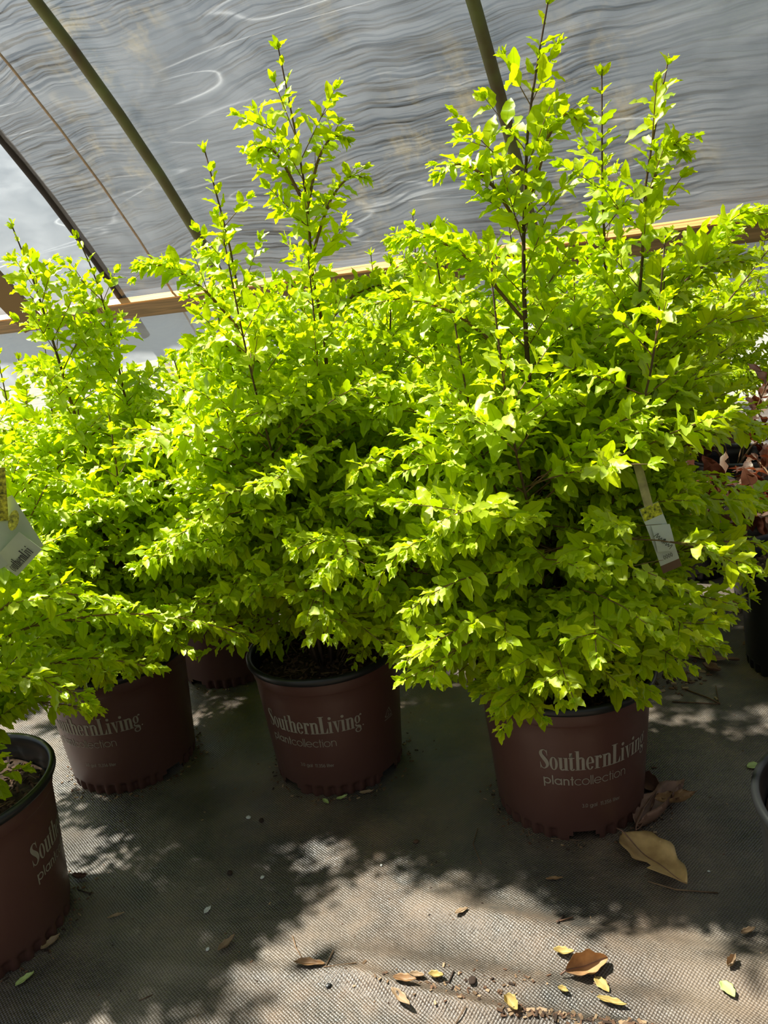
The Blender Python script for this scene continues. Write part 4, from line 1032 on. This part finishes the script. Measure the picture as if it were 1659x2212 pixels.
litter_leaf((160, 1898), (188, 1900), 0.030, 0.014, M['dead2'], 'dark curled leaf beside the leftmost pot', curl=0.6, cup=0.8, seed=28)
litter_leaf((40, 2130), (70, 2108), 0.026, 0.011, M['green_fallen'], 'pale leaf at the foot of the leftmost pot', curl=0.2, cup=0.4, seed=29)
litter_leaf((95, 2055), (128, 2030), 0.030, 0.014, M['dead4'], 'tan crumpled leaf against the leftmost pot foot', curl=0.4, cup=0.5, seed=30)
litter_leaf((860, 2135), (895, 2140), 0.030, 0.013, M['dead1'], 'orange brown leaf on the silver fold, lower middle', curl=0.3, cup=0.5, seed=31)
litter_leaf((850, 2150), (885, 2185), 0.036, 0.014, M['dead4'], 'tattered tan leaf lying below the orange brown one', curl=0.4, cup=0.6, seed=32)
litter_leaf((932, 2118), (955, 2122), 0.020, 0.012, M['dead3'], 'yellow brown leaf curl behind the silver fold', curl=0.5, cup=0.6, seed=33)
litter_leaf((890, 2116), (915, 2120), 0.020, 0.010, M['dead4'], 'tan leaf curl left of the yellow brown one', curl=0.4, cup=0.6, seed=34)
litter_leaf((1098, 2180), (1116, 2205), 0.026, 0.020, M['dead3'], 'yellow crumpled leaf on the fold at the bottom edge', curl=0.5, cup=0.7, seed=35)
litter_leaf((1300, 2172), (1345, 2185), 0.034, 0.010, M['dead3'], 'orange yellow leaf strip on the fold near bottom edge', curl=0.2, cup=0.5, seed=36)
litter_leaf((1210, 2150), (1225, 2158), 0.014, 0.010, M['dead3'], 'small yellow curl left of the yellow oval leaf', curl=0.5, cup=0.7, seed=37)

def stick(pxs, r, label, m='chip3', seed=0, name='twig'):
    P = [at_z(*p) for p in pxs]; base = P[0]; b = MB()
    b.tube([(p[0]-base[0], p[1]-base[1], r*1.1+gh(p[0], p[1])+0.001*(i % 2)) for i, p in enumerate(P)], r, 5)
    o = b.build(name, M[m]); o.location = (base[0], base[1], 0); tag(o, label, 'twig', None)
stick([(1400, 1906), (1460, 1925), (1551, 1930)], 0.0011, 'pale straw twig beneath the largest tan leaf')
stick([(1032, 1790), (1022, 1825), (1040, 1868)], 0.0007, 'thin bent twig left of the right pot foot')
stick([(632, 2022), (640, 2050), (655, 2075)], 0.0008, 'thin upright twig at lower middle left of the stalks')
stick([(706, 2095), (722, 2062)], 0.0009, 'short dry stalk standing by the long tan leaf')
stick([(700, 2097), (772, 2094)], 0.0008, 'straw stalk lying right of the long tan leaf')
stick([(1206, 2012), (1218, 1985)], 0.0014, 'dark forked bark twig, upright stem', 'chip1')
stick([(1204, 2010), (1238, 1988)], 0.0012, 'dark slanting twig leaning on the forked one', 'chip2')
stick([(1452, 1517), (1552, 1523)], 0.0012, 'grey twig lying in shade right of the right pot', 'chip2')
stick([(1480, 1490), (1530, 1510), (1556, 1522)], 0.0014, 'dark curved twig meeting the grey twig in shade', 'chip2')
stick([(1546, 1482), (1553, 1520)], 0.0009, 'short pale twig crossing the end of the grey twig')
stick([(168, 1922), (195, 1932)], 0.0008, 'dark thin twig beside the leftmost pot', 'chip1')
stick([(1190, 1812), (1255, 1818)], 0.0006, 'straw fibre lying along the foot of the right pot')
stick([(985, 2212), (1008, 2190)], 0.0007, 'curved straw at the bottom edge')
stick([(970, 2130), (982, 2110)], 0.0010, 'short dark twig standing on the fold', 'chip1')
stick([(330, 2150), (300, 2165)], 0.0006, 'faint short twig at the lower left', 'chip2')

def pebble(px, r, label, m='pebble', seed=0, name='pebble', flat=0.6, cat='pebble'):
    p = at_z(*px); rr = random.Random(seed); b = MB(); n, mrow = 12, 7; vs_ = []
    for i in range(mrow+1):
        ph = math.pi*i/mrow
        for k in range(n):
            a = 2*math.pi*k/n; q = 1+0.22*mn.noise(Vector((math.cos(a)*1.7+seed, math.sin(a)*1.7, ph)))
            vs_.append((r*1.3*q*math.sin(ph)*math.cos(a), r*q*math.sin(ph)*math.sin(a), r*flat*(1+math.cos(ph))*q))
    b.add(vs_, [(i*n+k, i*n+(k+1) % n, (i+1)*n+(k+1) % n, (i+1)*n+k) for i in range(mrow) for k in range(n)])
    o = b.build(name, M[m]); o.location = (p[0], p[1], gh(p[0], p[1])); o.rotation_euler = (0, 0, rr.uniform(0, 6)); tag(o, label, cat)
pebble((567, 1897), 0.0028, 'small white pebble in the middle foreground', seed=1)
pebble((537, 1768), 0.0035, 'white chip below the middle pot at left', seed=2)
pebble((449, 2052), 0.0025, 'tiny white stone near the seam at lower left', seed=3)
pebble((824, 1870), 0.0018, 'tiny white grain left of the right pot', seed=4)
pebble((710, 2132), 0.0030, 'blue grey bead near the bottom middle', 'black', 5)
pebble((565, 1775), 0.0042, 'dark bark nugget beside the white chip', 'chip1', 6, 'bark_nugget', cat='bark')
pebble((497, 1888), 0.0040, 'dark bark nugget between leftmost and middle pots', 'chip1', 7, 'bark_nugget', cat='bark')
pebble((1022, 2128), 0.0050, 'flat dark bark piece behind the silver fold', 'chip1', 8, 'bark_nugget', 0.4, 'bark')
pebble((1531, 1882), 0.0016, 'tiny white grain right of the largest tan leaf', seed=9)
pebble((899, 1820), 0.0035, 'reddish bark bit left of the right pot foot', 'chip2', 10, 'bark_nugget', cat='bark')

# uncountable crumbs of bark and dry leaf: round the pot feet, along the fold, and thinly everywhere
b = MB(); rr = random.Random(5)
def crumb(x, y, s):
    R3 = Matrix.Rotation(rr.uniform(0, 6.28), 3, 'Z') @ Matrix.Rotation(rr.gauss(0, 0.35), 3, 'X')
    b.box((x, y, gh(x, y)+s*0.22), (s*rr.uniform(0.8, 2.0), s*rr.uniform(0.4, 0.9), s*0.35), R3, rr.choice((0, 1, 1, 2, 3)))
for (cx, cy) in (PA, PB, PC, PD, PE):
    for k in range(170):
        a = rr.uniform(0, 6.283); r = 0.117+abs(rr.gauss(0, 0.010)); crumb(cx+r*math.cos(a), cy+r*math.sin(a), rr.uniform(0.001, 0.004))
for k in range(170):
    t = rr.random(); p = at_z(1080+t*330, 2196+t*36+rr.gauss(0, 9)); crumb(p[0], p[1], rr.uniform(0.0010, 0.0055))
for k in range(110):
    p = at_z(rr.gauss(1010, 110), rr.gauss(2135, 22)); crumb(p[0], p[1], rr.uniform(0.001, 0.004))
for k in range(160):
    p = at_z(rr.gauss(1450, 35), rr.gauss(1455, 25)); crumb(p[0], p[1], rr.uniform(0.002, 0.008))
for k in range(120):
    p = at_z(rr.gauss(1395, 22), rr.gauss(1760, 35)); crumb(p[0], p[1], rr.uniform(0.001, 0.005))
for k in range(420):
    crumb(rr.uniform(-0.75, 0.8), 0.6+1.2*rr.random()**1.2, rr.uniform(0.0006, 0.0026))
for k in range(500):
    crumb(rr.uniform(0.3, 1.6), rr.uniform(1.5, 2.8), rr.uniform(0.004, 0.016))
tag(b.build('bark_crumbs', [M['chip1'], M['chip2'], M['chip3'], M['dead4']], smooth=False), 'loose crumbs of bark and dry leaf strewn over the ground fabric', 'litter', kind='stuff')
print('LEAVES', tot)
